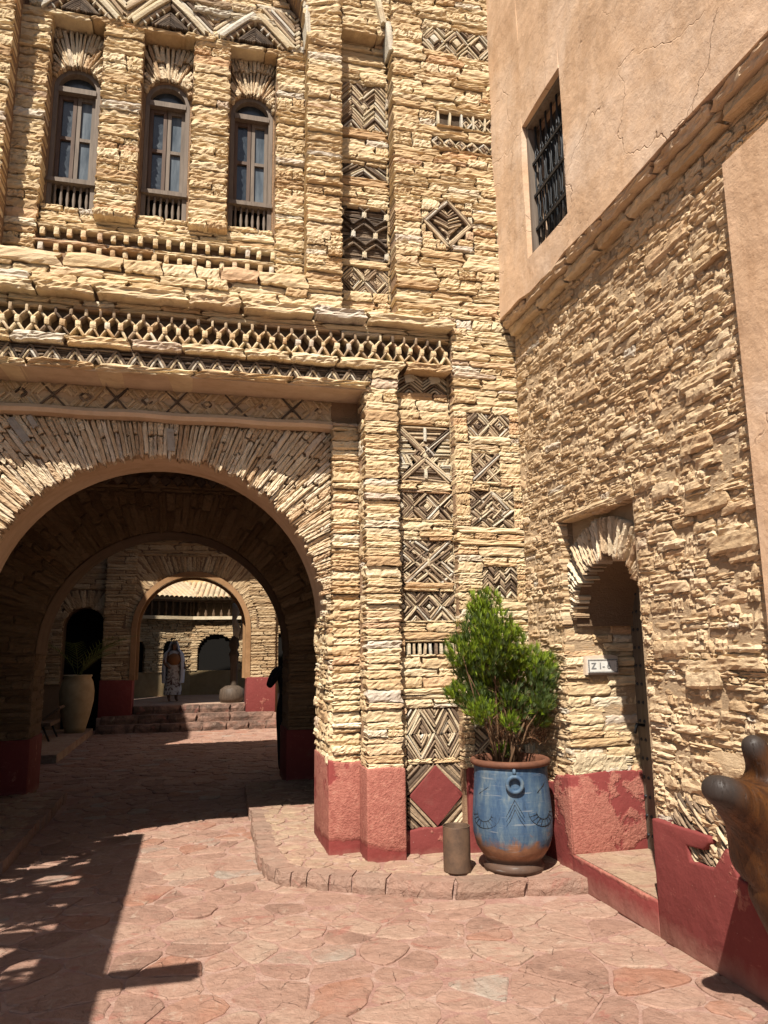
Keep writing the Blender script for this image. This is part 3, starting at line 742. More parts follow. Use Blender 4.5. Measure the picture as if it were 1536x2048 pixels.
for cx in TCX:
    for s_ in (-1, 1):
        single(('block', rk('block'), place(FR(5.88), cx + s_ * .16, 7.065, .42, .045, .12, .035, s_ * math.radians(-45))), 'tympanum_bar', 'stone_pale', trp)
        single(('block', rk('block'), place(FR(5.88), cx + s_ * .128, 7.035, .36, .026, .10, .01, s_ * math.radians(-45))), 'tympanum_bar', 'slate', trp)
        for q in range(4):
            single(('block', rk('block'), place(FR(5.88), cx + s_ * (.215 - q * .05), 6.945 + q * .045, .06, .014, .10, .012, s_ * math.radians(50))), 'tympanum_bar', 'stone_pale', trp)
    mo = Motif(FR(5.88), (cx - .16, cx + .16, 6.925, 7.10), .016, 'slate_dark')
    for q in range(7): mo.seg((cx - .15 + q * .02, 6.928), (cx, 7.07 - q * .02), .013, .01); mo.seg((cx, 7.07 - q * .02), (cx + .15 - q * .02, 6.928), .013, .01)
    joined(mo.it, 'slate_motif', 'slate_dark', trp)
ledge('tympanum_slab', FR(5.88), -.2, .52, 7.13, 7.18, .1, .03, (.3, .4), 'stone_pale'); ledge('tympanum_slab', FR(5.88), -1.0, .35, 7.22, 7.28, .1, .03, (.3, .5), 'slate')

# --- slate motifs
def star(fr, rc, mid=.5):
    m_ = Motif(fr, rc, .019); u0, u1, v0, v1 = rc; cu = (u0 + u1) / 2; cv = v0 + (v1 - v0) * mid
    for s_ in (-1, 1):
        for k in range(3):
            m_.seg((cu, cv + k * .022), (cu + s_ * .3, cv + .27 + k * .022), .013, .004, pale=k == 1); m_.seg((cu, cv - k * .022), (cu + s_ * .3, cv - .27 - k * .022), .013, .004, pale=k == 1)
        for k in range(5):
            m_.seg((cu + s_ * (.11 + k * .03), cv - .10), (cu + s_ * (.16 + k * .03), cv + .01), .02, pale=True); 
    m_.hatch(((u0, v1), (u1, v1), (cu, cv + .06))); m_.hatch(((u0, v0), (u1, v0), (cu, cv - .06)))
    m_.hatch(((u0, v0 + .03), (u0, v1 - .03), (cu - .07, cv)), True); m_.hatch(((u1, v0 + .03), (u1, v1 - .03), (cu + .07, cv)), True)
    m_.rings(cu, cv, .125, .125, .25)
    m_.seg((cu, v1 - .02), (cu, cv + .12), .024, .014, pale=True); m_.seg((cu, v0 + .03), (cu, cv - .12), .024, .014, pale=True)
    m_.done(G)
f1 = FR(5.775)
m_ = Motif(f1, P1[0], .022); m_.chevron(2, .75); m_.block(1.68, 3.86, .07, .05, .3); m_.block(1.90, 3.86, .07, .05, .3); m_.done(G)
star(f1, P1[1], .47)
m_ = Motif(f1, P1[2], .018); m_.lattice(2, 1, .3, .5); m_.done(G)
m_ = Motif(f1, P1[3], .0185); m_.lattice(2, 2, 0); m_.xbars(3); m_.seg((1.805, 2.27), (1.805, 2.33), .02, .012, pale=True); m_.done(G)
m_ = Motif(f1, P1[4], .018); m_.lattice(2, 1, .22, .5); m_.done(G)
m_ = Motif(f1, P1[5], .02)
for k in range(9): m_.seg((1.63 + k * .045, 1.57), (1.63 + k * .045, 1.655), .022, random.uniform(-.01, .01), pale=k % 2 == 0)
m_.done(G)
m_ = Motif(f1, P1[6], .0185); m_.lattice(2, 1, 0); m_.done(G)
m_ = Motif(f1, P1[7], .03)
for k in range(9):
    o = k * .03
    for su in (-1, 1):
        for sv in (-1, 1):
            m_.seg((1.825 + su * (.235 + o), .508), (1.825, .508 + sv * (.235 + o)), .022)
m_.done(G)
mb = MB(); mb.prism([(1.825 + .212, .508), (1.825, .508 + .218), (1.825 - .212, .508), (1.825, .508 - .218)], f1, .012, .06); mb.build('red_diamond', 'red_dado_clean', G)
f2 = FR(5.68)
m_ = Motif(f2, P2[0], .018); m_.lattice(2, 1, 0, .0); m_.done(G)
m_ = Motif(f2, P2[1], .019); m_.lattice(1, 1, 0); m_.xbars(3); m_.done(G)
m_ = Motif(f2, P2[2], .018); m_.lattice(2, 2, 0, .5); m_.rings(2.34, 2.74, .14, .14, .12); m_.done(G)
m_ = Motif(f2, P2[3], .019); m_.chevron(3, 1.1); m_.done(G)
m_ = Motif(f2, P2[4], .019); m_.lattice(1, 1, 0); m_.xbars(3); m_.done(G)
f3 = FR(5.87)
m_ = Motif(f3, P3[0], .02); m_.chevron(2, 1.1); m_.rings(1.32, 6.45, .10, .11, .3); m_.done(G)
m_ = Motif(f3, P3[1], .022, 'slate_dark'); m_.chevron(1, .7); m_.done(G)
m_ = Motif(f3, P3[3], .018); m_.lattice(2, 1, 0); m_.done(G)
# hollow hexagons in the tall panel
m_ = Motif(f3, P3[2], .02, 'slate_dark'); u0, u1, v0, v1 = P3[2]
v = v0 + .008
while v < v1: m_.seg((u0, v), (u1, v), .014, random.uniform(-.03, -.018)); v += .017
for (cu, cv) in ((1.22, 5.38), (1.42, 5.38), (1.12, 5.19), (1.32, 5.19), (1.52, 5.19), (1.22, 5.0), (1.42, 5.0)):
    for s_ in (-1, 1):
        m_.seg((cu, cv + .10), (cu + s_ * .095, cv + .03), .016, .01); m_.seg((cu, cv - .10), (cu + s_ * .095, cv - .03), .016, .01)
        m_.block(cu + s_ * .10, cv, .03, .05, 0)
m_.done(G)
m_ = Motif(f2, P4[0], .02)
for cu in (1.95, 2.17, 2.39): m_.rings(cu, 7.13, .115, .13, .42)
for cu in (1.84, 2.06, 2.28, 2.5): m_.rings(cu, 7.26, .08, .08, 0); m_.rings(cu, 7.0, .08, .08, 0)
m_.done(G)
m_ = Motif(f2, P4[1], .02)
for k in range(6): m_.seg((1.965 + k * .112, 6.245), (1.965 + k * .112, 6.375), .020, .012, pale=True)
for k in range(5):
    if k > 1: m_.rings(2.02 + k * .112, 6.31, .05, .06)
m_.done(G)
m_ = Motif(f2, P4[2], .016)
for k in range(6): m_.rings(1.955 + k * .112, 6.07, .052, .052, .0)
m_.done(G)
m_ = Motif(f2, P4[3], .018)
for k in range(3):
    f_ = .228 - k * .017; P = [(2.03 + f_, 5.28), (2.03, 5.28 + f_), (2.03 - f_, 5.28), (2.03, 5.28 - f_)]
    for i in range(4): m_.seg(P[i], P[(i + 1) % 4], .016, .008, pale=k == 1)
for k in range(12): m_.seg((2.03, 5.13 + k * .022), (2.03 + max(.0, .15 - abs(k - 6) * .022), 5.13 + k * .022 + .05), .012); m_.seg((2.03, 5.13 + k * .022), (2.03 - max(.0, .15 - abs(k - 6) * .022), 5.13 + k * .022 + .05), .012)
m_.rings(2.03, 5.06, .08, .08)
m_.done(G)
O4 = []
fill(f2, 1.79, 2.03, 5.02, 5.49, [lambda v: (2.03 - max(.0, .25 - abs(v - 5.27)), 2.3)], out=O4, l=(.08, .2), D=.08); fill(f2, 2.03, 2.26, 5.02, 5.49, [lambda v: (1.5, 2.03 + max(.0, .25 - abs(v - 5.27)))], out=O4, l=(.08, .2), D=.08)
joined([t[:3] for t in O4], 'small_stones', 'stone', G)

# --- red painted dado of the gatehouse
def plinth(name, pts, fr, front, depth, mat, parent, rag=.012):
    """painted plaster skirt with an uneven top edge"""
    mb = MB(); mb.prism(pts, fr, front, depth)
    bm = bmesh.new(); vs = [bm.verts.new(v) for v in mb.v]
    for f in mb.f: bm.faces.new([vs[i] for i in f])
    bmesh.ops.remove_doubles(bm, verts=bm.verts, dist=1e-5)
    bmesh.ops.recalc_face_normals(bm, faces=bm.faces)
    bmesh.ops.bevel(bm, geom=[e for e in bm.edges], offset=.012, segments=2, affect='EDGES', profile=.6)
    bmesh.ops.triangulate(bm, faces=[f for f in bm.faces if len(f.verts) > 4])
    me = bpy.data.meshes.new(name); bm.to_mesh(me); bm.free(); me.materials.append(MATS[mat]); me.shade_smooth()
    md = None
    o = put(bpy.data.objects.new(name, me), parent); return o
def wavy(u0, u1, v0, v1, n=9, a=.012):
    P = [(u0, v0), (u1, v0)]
    for i in range(n): P.append((u1 + (u0 - u1) * i / (n - 1), v1 + random.uniform(-a, a)))
    return P
plinth('red_plinth', [(1.015, .05), (1.285, .05), (1.285, .765), (1.15, .755), (1.015, .78)], FR(5.94), .018, .74, 'red_dado_worn', G)
plinth('red_plinth', [(1.255, .05), (1.552, .05), (1.552, .735), (1.42, .748), (1.255, .74)], FR(5.68), .022, .30, 'red_dado_worn', G)
plinth('red_plinth', wavy(1.54, 2.06, .05, .275), FR(5.775), .018, .1, 'red_dado_clean', G)
plinth('red_plinth', wavy(2.05, 2.62, .05, .72), FR(5.68), .012, .1, 'red_dado_clean', G)
plinth('red_plinth', wavy(-1.72, -1.60, .05, .75), FR(6.04), .012, .6, 'red_dado_clean', G)

# --- the three windows
def window(cx):
    y0, y1 = 6.085, 6.145; zs = 6.345; zb = 5.185
    mb = MB(); ro, ri, n = .186, .150, 18
    out = [(cx + ro, zb)] + [(cx + ro * math.cos(math.pi * i / n), zs + ro * math.sin(math.pi * i / n)) for i in range(n + 1)] + [(cx - ro, zb)]
    inn = [(cx + ri, zb)] + [(cx + ri * math.cos(math.pi * i / n), zs + ri * math.sin(math.pi * i / n)) for i in range(n + 1)] + [(cx - ri, zb)]
    for i in range(len(out) - 1):
        a, b, c, d = out[i], out[i + 1], inn[i + 1], inn[i]
        mb.quad((a[0], y0, a[1]), (d[0], y0, d[1]), (c[0], y0, c[1]), (b[0], y0, b[1])); mb.quad((d[0], y0, d[1]), (d[0], y1 + .05, d[1]), (c[0], y1 + .05, c[1]), (c[0], y0, c[1]))
        mb.quad((a[0], y0, a[1]), (b[0], y0, b[1]), (b[0], y1, b[1]), (a[0], y1, a[1]))
    w = mb.build('window_frame', 'window_wood', G)
    def b_(name, x0, x1, ya, yb, z0, z1, mat='window_wood'): q = MB(); q.box(x0, x1, ya, yb, z0, z1); return q.build(name, mat, w)
    b_('transom', cx - .152, cx + .152, y0 - .012, y1 + .02, 6.301, 6.349)
    b_('sill_rail', cx - .188, cx + .188, y0 - .03, y1 + .02, 5.447, 5.483)
    q = MB(); pts = [(cx + .15, 6.349)] + [(cx + .15 * math.cos(math.pi * i / 16), 6.349 + .146 * math.sin(math.pi * i / 16)) for i in range(1, 16)] + [(cx - .15, 6.349)]
    q.prism(pts, FR(6.15), 0, .01); q.build('fanlight_pane', 'glass_dark', w)
    for s_ in (-1, 1):
        xa, xb = (cx - .148, cx - .003) if s_ < 0 else (cx + .003, cx + .148)
        q = MB(); q.box(xa, xa + .03, y1 - .02, y1 + .02, 5.483, 6.301); q.box(xb - .03, xb, y1 - .02, y1 + .02, 5.483, 6.301)
        for z0, z1 in ((5.485, 5.534), (5.885, 5.915), (6.266, 6.299)): q.box(xa + .03, xb - .03, y1 - .018, y1 + .02, z0, z1)
        q.build('casement', 'window_wood_shade' if s_ < 0 else 'window_wood', w)  # recess shadow put into the wood colour: left casement darker
        for z0, z1 in ((5.529, 5.890), (5.910, 6.271)): b_('pane', xa + .025, xb - .025, y1 + .004, y1 + .012, z0, z1, 'glass_dark' if s_ < 0 else 'glass_lit')  # recess shadow put into the pane colours: left dark, right pale
    for k in range(6):
        q = MB(); x = cx - .125 + k * .05; q.lathe((x, y0 + .02, 5.183), [(.008, 0), (.012, .03), (.008, .06), (.015, .13), (.009, .2), (.013, .23), (.008, .262)], 8); q.build('baluster', 'window_wood', w, True)
    b_('void_panel', cx - .16, cx + .16, 6.22, 6.235, 5.15, 5.483, 'black_void')
for cx in (-1.128, -.386, .34): window(cx)

# ================================================================== the side building on the right
B = thing('side_building', 'rubble stone side wall with tan plastered upper storey, small arched doorway and iron barred window', 'building', (2.9, 4.2, 0))
core = MB()
core.box(2.609, 3.6, 1.6, 4.07, 0, 4.36); core.box(2.609, 3.6, 5.06, 5.69, 0, 4.36); core.box(2.755, 3.6, 4.05, 5.08, 2.30, 4.355)
core.box(2.610, 2.80, 4.05, 5.08, 2.53, 4.357); core.box(2.625, 3.6, 4.06, 5.07, 0, .185)
core.box(3.175, 3.22, 4.0, 5.1, 0, 2.4)                                            # room behind the door
# head of the doorway: arch in a recessed plane
n = 20; cy, zs, rr = 4.56, 1.76, .46
for i in range(n):
    a = math.pi * i / n; b = math.pi * (i + 1) / n
    p = (cy + rr * math.cos(a), zs + rr * math.sin(a)); q = (cy + rr * math.cos(b), zs + rr * math.sin(b))
    core.quad((2.70, p[0], p[1]), (2.70, q[0], q[1]), (2.70, q[0], 2.54), (2.70, p[0], 2.54))
core.build('wall_core', 'mortar_rubble', B)
sf = MB()
for i in range(n):
    a = math.pi * i / n; b = math.pi * (i + 1) / n
    p = (cy + rr * math.cos(a), zs + rr * math.sin(a)); q = (cy + rr * math.cos(b), zs + rr * math.sin(b))
    sf.quad((2.69, p[0], p[1]), (3.2, p[0], p[1]), (3.2, q[0], q[1]), (2.69, q[0], q[1]))
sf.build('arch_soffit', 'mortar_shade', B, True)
SB = []
door = [(-5.055, -4.055, .0, 1.77), (-5.04, -4.06, 1.76, 2.525)]
fill(RT(2.6), -5.67, -1.7, .0, 4.34, door + [(-2.97, -1.0, 1.2, 4.06), (-4.06, -1.0, -1, .40), (-5.8, -5.0, -1, .62)], kind='rubble', mat='stone_rubble', h=(.024, .068), l=(.06, .25), D=.075, prot=(-.011, .013), out=SB, split=.45, wave=.02, gap=.002)
for k in range(26):   # larger blocks set into the rubble
    y = random.uniform(3.1, 5.5); z = random.uniform(.8, 4.0)
    if 3.95 < y < 5.2 and z < 2.6: continue
    SB.append(('slab', rk('slab'), place(RT(2.6), -y, z, random.uniform(.2, .42), random.uniform(.05, .1), .10, random.uniform(.012, .026), random.uniform(-.06, .06)), 'stone_rubble'))
SB.append(('block', 0, place(RT(2.6), -3.36, 1.02, .34, .12, .1, .012), 'stone_rubble'))
# far jamb of the doorway, facing the camera
fill(FR(5.05), 2.60, 3.18, .70, 1.79, kind='slab', mat='stone', h=(.04, .08), l=(.12, .34), D=.08, prot=(-.014, .012), out=SB)
fill(FR(5.05), 2.72, 3.18, 1.79, 2.28, kind='slab', mat='stone', h=(.04, .08), l=(.12, .34), D=.08, prot=(-.014, .012), out=SB)
SB.append(('face', 1, place(FR(5.05), 2.73, .80, .23, .13, .1, .016), 'stone_pale')); SB.append(('face', 2, place(FR(5.05), 2.92, .79, .22, .12, .1, .012), 'stone_pale'))
# near jamb, facing away from the camera
fill((Vector((0, 4.06, 0)), Vector((-1, 0, 0)), Vector((0, 0, 1)), Vector((0, 1, 0))), -3.18, -2.62, .2, 1.9, kind='rubble', mat='stone_rubble', out=SB, D=.06)
fan(RT(2.665), -4.56, 1.76, .455, lambda a: min(.76 / max(math.sin(a), 1e-3), .485 / max(abs(math.cos(a)), 1e-3), .72), 0, math.pi, (.015, .030), (.12, .34), mat='stone_radial', D=.12, prot=(-.02, .025), out=SB, ragged=.03)
SB.append(('face', 3, place(RT(2.6), -4.55, 2.545, 1.0, .05, .16, .012), 'stone_rubble'))
emit(SB, B, 'stone', 'small_stones')
print('side stones', len(SB))
# overhang: stepped slabs under the plastered storey
u = -5.68
while u < -1.6:
    L = random.uniform(.45, .75); single(('face', rk('face'), place(RT(2.6), u + L / 2, 4.365, L - .008, .075, .2, .105, random.uniform(-.006, .006))), 'corbel_slab', 'plaster_soffit', B); u += L
u = -5.66
while u < -1.6:
    L = random.uniform(.32, .62); single(('slab', rk('slab'), place(RT(2.6), u + L / 2, 4.29, L - .006, .085, .16, .06, random.uniform(-.02, .02))), 'corbel_stone', 'stone_rubble', B); u += L
# plastered upper storey with a window opening
up = MB(); yw0, yw1, zw0, zw1 = 4.42, 5.08, 4.66, 5.85
for (a, b, c, d) in ((1.4, yw0, 4.40, 8.2), (yw1, 5.70, 4.40, 8.2), (yw0, yw1, 4.40, zw0), (yw0, yw1, zw1, 8.2)): up.box(2.48, 2.85, a, b, c, d)
bm = bmesh.new(); vs = [bm.verts.new(v) for v in up.v]
for f in up.f: bm.faces.new([vs[i] for i in f])
bmesh.ops.remove_doubles(bm, verts=bm.verts, dist=1e-4)
bmesh.ops.subdivide_edges(bm, edges=[e for e in bm.edges if e.calc_length() > .3], cuts=6, use_grid_fill=True)
for v in bm.verts:
    if v.co.x < 2.5:
        v.co.x += .008 * math.sin(v.co.y * 5.1 + v.co.z * 2) + .006 * math.sin(v.co.z * 7.3 + v.co.y * 3)
    if v.co.z < 4.41: v.co.z += .012 * math.sin(v.co.y * 6) + .008 * math.sin(v.co.y * 17)
me = bpy.data.meshes.new('plaster_wall'); bm.to_mesh(me); bm.free(); me.materials.append(MATS['plaster_tan']); me.shade_flat()
put(bpy.data.objects.new('plaster_wall', me), B)
pw = MB(); pw.prism([(-2.97, 1.30), (-1.6, 1.30), (-1.6, 4.075), (-2.95, 4.045)], RT(2.6), .045, .1); pw.build('plaster_patch', 'plaster_tan', B)
# barred window
wf = MB(); t = .035
for (a, b, c, d) in ((yw0, yw1, zw0, zw0 + t), (yw0, yw1, zw1 - t, zw1), (yw0, yw0 + t, zw0 + t, zw1 - t), (yw1 - t, yw1, zw0 + t, zw1 - t)): wf.box(2.52, 2.60, a + .002, b - .002, c + .002, d - .002)
wf = wf.build('barred_window', 'window_wood', B)
q = MB(); q.box(2.66, 2.67, yw0 + .01, yw1 - .01, zw0 + .01, zw1 - .01); q.build('pane', 'glass_dark', wf)
for k in range(3):
    q = MB(); z = zw0 + .25 + k * .29; q.box(2.545, 2.56, yw0 + .03, yw1 - .03, z - .012, z + .012); q.build('grille_bar', 'iron', wf)
for k in range(13):
    y = yw0 + .05 + k * .047; q = MB(); dy = .03 * (1 if k % 2 else -1)
    q.tube([(2.57, y - dy, zw0 + .04), (2.57, y + dy * .4, zw0 + .35), (2.57, y - dy * .5, zw0 + .7), (2.57, y + dy, zw1 - .04)], .0075, 6); q.build('grille_rod', 'iron', wf, True)
for k in range(3):
    for j in range(6):
        z = zw0 + .25 + k * .29; q = MB(); q.torus((2.55, yw0 + .09 + j * .09, z + .035), (0, 1, 0), (0, 0, 1), .022, .005, 12, 5); q.build('grille_scroll', 'iron', wf, True)
# door leaf with studs
dl = MB(); 
for k in range(5): dl.box(3.145 + .003 * (k % 2), 3.17, 4.03 + k * .205, 4.03 + k * .205 + .203, .19, 2.28)
dl = dl.build('door_leaf', 'door_wood', B)
for k in range(14):
    for y in (4.96, 5.015):
        q = MB(); q.lathe((0, 0, 0), [(.0, .012), (.006, .011), (.011, .005), (.013, 0)], 10); o = q.build('door_stud', 'iron', dl, True)
        o.matrix_basis = Matrix.Translation((3.145, y, .3 + k * .13)) @ Matrix.Rotation(-math.pi / 2, 4, 'Y')
q = MB(); q.tube([(3.15, 4.97, 1.05), (3.08, 4.96, 1.06), (3.06, 4.96, 1.0)], .012, 8); q.build('door_handle', 'iron', dl, True)
# doorstep
ds = MB(); ds.prism([(-5.045, 2.585), (-4.06, 2.585), (-4.06, 3.145), (-5.045, 3.145)], (Vector((0, 0, 0)), Vector((0, -1, 0)), Vector((1, 0, 0)), Vector((0, 0, 1))), .205, .03)
ds.build('doorstep_slab', 'flagstone_side', B)
# red dado of the side wall
plinth('red_plinth', [(-5.69, .0), (-5.05, .0), (-5.05, .715), (-5.25, .70), (-5.30, .64), (-5.5, .63), (-5.69, .64)], RT(2.6), .03, .1, 'red_dado', B)
plinth('red_plinth', [(2.575, .19), (3.16, .19), (3.16, .735), (2.85, .745), (2.575, .72)], FR(5.05), .016, .1, 'red_dado', B)
plinth('red_plinth', [(-5.06, .0), (-4.05, .0), (-4.05, .195), (-5.06, .20)], RT(2.6), .032, .1, 'red_dado', B)
prof = [(4.05, .64), (4.0, .64), (3.55, .65), (3.545, .62), (3.60, .57), (3.74, .56), (3.72, .49), (3.53, .50), (3.43, .62), (3.40, .61), (3.35, .50), (3.26, .49), (3.17, .41), (3.0, .42), (1.6, .42)]
pts = [(-4.05, .0)] + [(-1.6, .0)] + [(-y, z) for y, z in prof[::-1]]
plinth('red_plinth', pts, RT(2.6), .035, .1, 'red_dado_clean', B)
it = []
for k in range(150):
    y = 3.15 + .75 * random.random(); z = .44 + .34 * random.random()
    it.append(('block', rk('block'), place(RT(2.6), -y, z, random.uniform(.06, .12), .012, .06, random.uniform(.0, .025), math.radians(-40) + random.uniform(-.1, .1))))
joined(it, 'slate_motif', 'slate', B)

# plaque beside the door
PL = thing('number_plaque', 'small white plaque reading Z 1- 6 on the doorway jamb', 'sign', (2.83, 5.03, 1.43))
q = MB(); q.prism([(2.735, 1.412), (3.0, 1.412), (3.0, 1.54), (2.95, 1.552), (2.74, 1.546)], FR(5.02), .0, .06); q.build('plaster_bed', 'plaster_pale', PL)
q = MB(); q.box(2.752, 2.99, 5.010, 5.019, 1.424, 1.522); q.build('panel', 'marble_plaque', PL)
it = []
for k in range(21):
    for z in (1.430, 1.516): it.append(('block', rk('block'), place(FR(5.009), 2.758 + k * .0113, z, .009, .008, .004, .002)))
for k in range(8):
    for x in (2.758, 2.984): it.append(('block', rk('block'), place(FR(5.009), x, 1.430 + k * .0122, .008, .009, .004, .002)))
joined(it, 'mosaic_border', 'mosaic_dark', PL)
cu = bpy.data.curves.new('t', 'FONT'); cu.body = 'Z 1- 6'; cu.size = .062; cu.extrude = .0015; cu.align_x = 'CENTER'; cu.align_y = 'CENTER'; cu.offset = .0006
to = bpy.data.objects.new('t', cu); C.objects.link(to); dg = bpy.context.evaluated_depsgraph_get(); tm = bpy.data.meshes.new_from_object(to.evaluated_get(dg)); bpy.data.objects.remove(to)
tm.materials.clear(); tm.materials.append(MATS['letter_grey']); o = put(bpy.data.objects.new('lettering', tm), PL)
o.matrix_basis = Matrix.Translation((2.855, 5.0085, 1.473)) @ Matrix.Rotation(math.pi / 2, 4, 'X')

# ================================================================== paving
def clip_poly(P, a, b):
    """keep the part of polygon P nearer to a than b"""
    mx, my = (a[0] + b[0]) / 2, (a[1] + b[1]) / 2; nx, ny = b[0] - a[0], b[1] - a[1]; out = []
    for i in range(len(P)):
        p, q = P[i], P[(i + 1) % len(P)]; dp = (p[0] - mx) * nx + (p[1] - my) * ny; dq = (q[0] - mx) * nx + (q[1] - my) * ny
        if dp <= 0: out.append(p)
        if dp * dq < 0: t = dp / (dp - dq); out.append((p[0] + (q[0] - p[0]) * t, p[1] + (q[1] - p[1]) * t))
    return out
def halfplane(P, a, b):
    """keep left side of directed line a->b"""
    out = []
    for i in range(len(P)):
        p, q = P[i], P[(i + 1) % len(P)]
        dp = (b[0] - a[0]) * (p[1] - a[1]) - (b[1] - a[1]) * (p[0] - a[0]); dq = (b[0] - a[0]) * (q[1] - a[1]) - (b[1] - a[1]) * (q[0] - a[0])
        if dp >= 0: out.append(p)
        if dp * dq < 0: t = dp / (dp - dq); out.append((p[0] + (q[0] - p[0]) * t, p[1] + (q[1] - p[1]) * t))
    return out
def cells(x0, x1, y0, y1, sx, sy, drop=.16, jit=.36, inside=None, clip=None):
    pts = []
    ny = int((y1 - y0) / sy) + 1; nx = int((x1 - x0) / sx) + 1
    for j in range(ny):
        for i in range(nx):
            if random.random() < drop: continue
            pts.append((x0 + (i + .5 * (j % 2) + random.uniform(-jit, jit)) * sx, y0 + (j + random.uniform(-jit, jit)) * sy))
    A = np.array(pts); res = []
    for k, p in enumerate(pts):
        if inside and not inside(*p): continue
        d = ((A[:, 0] - p[0]) / sx) ** 2 + ((A[:, 1] - p[1]) / sy) ** 2; nb = np.argsort(d)[1:16]
        P = [(p[0] - sx * 1.6, p[1] - sy * 1.6), (p[0] + sx * 1.6, p[1] - sy * 1.6), (p[0] + sx * 1.6, p[1] + sy * 1.6), (p[0] - sx * 1.6, p[1] + sy * 1.6)]
        for q in nb:
            P = clip_poly(P, p, pts[q])
            if len(P) < 3: break
        if clip and len(P) >= 3:
            for a, b in zip(clip, clip[1:] + clip[:1]):
                P = halfplane(P, a, b)
                if len(P) < 3: break
        if len(P) >= 3: res.append(P)
    return res
def slab_mesh(P, gap, z0, z1, rr=.012):
    """rounded irregular flagstone, returns verts and faces around its own centre"""
    c = (sum(p[0] for p in P) / len(P), sum(p[1] for p in P) / len(P))
    Q = []
    for i in range(len(P)):
        a, b, d = P[i - 1], P[i], P[(i + 1) % len(P)]
        for o in (a, d):
            L = math.hypot(o[0] - b[0], o[1] - b[1])
            if L < 1e-4: continue
            t = min(.28, random.uniform(.03, .07) / L); Q.append((b[0] + (o[0] - b[0]) * t, b[1] + (o[1] - b[1]) * t))
    R = []
    for i in range(len(Q)):       # split long sides and jitter them
        a, b = Q[i], Q[(i + 1) % len(Q)]; R.append(a); L = math.hypot(a[0] - b[0], a[1] - b[1])
        n = int(L / .09)
        for k in range(1, n + 1):
            t = k / (n + 1); j = .008; R.append((a[0] + (b[0] - a[0]) * t + random.uniform(-j, j), a[1] + (b[1] - a[1]) * t + random.uniform(-j, j)))
    def inset(g):
        out = []
        for p in R:
            L = math.hypot(p[0] - c[0], p[1] - c[1]) + 1e-6; f = max(.2, (L - g) / L); out.append((c[0] + (p[0] - c[0]) * f, c[1] + (p[1] - c[1]) * f))
        return out
    r0, r1, r2 = inset(gap), inset(gap + .003), inset(gap + rr)
    tx, ty = random.uniform(-.012, .012), random.uniform(-.012, .012)
    zz = lambda p, z: z + (p[0] - c[0]) * tx + (p[1] - c[1]) * ty
    V = [(p[0], p[1], z0) for p in r0] + [(p[0], p[1], zz(p, z1 - .004)) for p in r1] + [(p[0], p[1], zz(p, z1) + random.uniform(-.002, .002)) for p in r2] + [(c[0], c[1], zz(c, z1 + .001))]
    n = len(R); Fq = []
    for k in range(2):
        for i in range(n): j = (i + 1) % n; Fq.append((k * n + i, k * n + j, (k + 1) * n + j, (k + 1) * n + i))
    for i in range(n): Fq.append((2 * n + i, 2 * n + (i + 1) % n, 3 * n))
    return V, Fq, c
def pave(polys, name, rest, mat, parent, z0, z1, gap, limit=300):
    L = []
    for P in polys:
        V, Fq, c = slab_mesh(P, random.uniform(*gap), z0, random.uniform(*z1)); x, y, z = proj((c[0], c[1], z1[0]))
        ok = z > 0 and -30 < x < 1566 and y < 2090
        A = abs(sum(P[i][0] * P[(i + 1) % len(P)][1] - P[(i + 1) % len(P)][0] * P[i][1] for i in range(len(P)))) / 2
        L.append((A / z ** 3 if ok else 0, V, Fq))
    L.sort(key=lambda t: -t[0]); mb = MB()
    for i, (s_, V, Fq) in enumerate(L):
        if i < limit and s_ > 0:
            q = MB(); q.v = V; q.f = Fq; q.build(name, mat, parent, False)
        else:
            n = len(mb.v); mb.v += V; mb.f += [tuple(k + n for k in f) for f in Fq]
    if mb.v: mb.build(rest, mat, parent, False)['kind'] = 'stuff'
gm = MB()
nx_, ny_ = 120, 220
for j in range(ny_ + 1):
    for i in range(nx_ + 1):
        x = -7 + 14 * i / nx_; y = -6 + 32 * j / ny_; z = -.002 + .004 * math.sin(x * 5.3 + y * 2) * math.sin(y * 4.1 - x) + random.uniform(-.003, .003)
        gm.v.append((x, y, min(z, .004)))
for j in range(ny_):
    for i in range(nx_): a = j * (nx_ + 1) + i; gm.f.append((a, a + 1, a + nx_ + 2, a + nx_ + 1))
ground = gm.build('ground', 'paving_mortar', None, True); ground['kind'] = 'structure'
KL = [(.585, 7.6), (.534, 6.372), (.548, 5.822), (.60, 5.67), (.70, 5.575), (.803, 5.535), (.939, 5.424), (1.082, 5.357), (1.293, 5.236), (1.697, 5.03), (2.171, 4.965), (2.60, 4.87)]
def kx(y):
    for (xa, ya), (xb, yb) in zip(KL, KL[1:4]):
        if yb <= y <= ya: return xa + (xb - xa) * (ya - y) / (ya - yb)
    return .6
def on_kerb(x, y):
    if y > 5.67: return x > kx(min(y, 7.59))
    for (xa, ya), (xb, yb) in zip(KL[3:], KL[4:]):
        if xa <= x <= xb: return y > ya + (yb - ya) * (x - xa) / (xb - xa)
    return x > 2.6
def open_ground(x, y):
    if x > 2.6 or on_kerb(x, y) and y < 9.5: return False
    if x < -1.33 and 6.2 < y < 9.6: return False
    return True
near = cells(-3.4, 2.64, 1.2, 6.2, .285, .185, .24, .42, inside=open_ground)
near += cells(-2.6, 2.64, 6.2, 10.4, .26, .17, .12, .36, inside=open_ground)
far = cells(-3.0, 4.0, 10.5, 16.9, .26, .18, .1, .36)
pave(near + far, 'flagstone', 'small_flagstones', 'flagstone', ground, -.02, (.001, .009), (.002, .010))
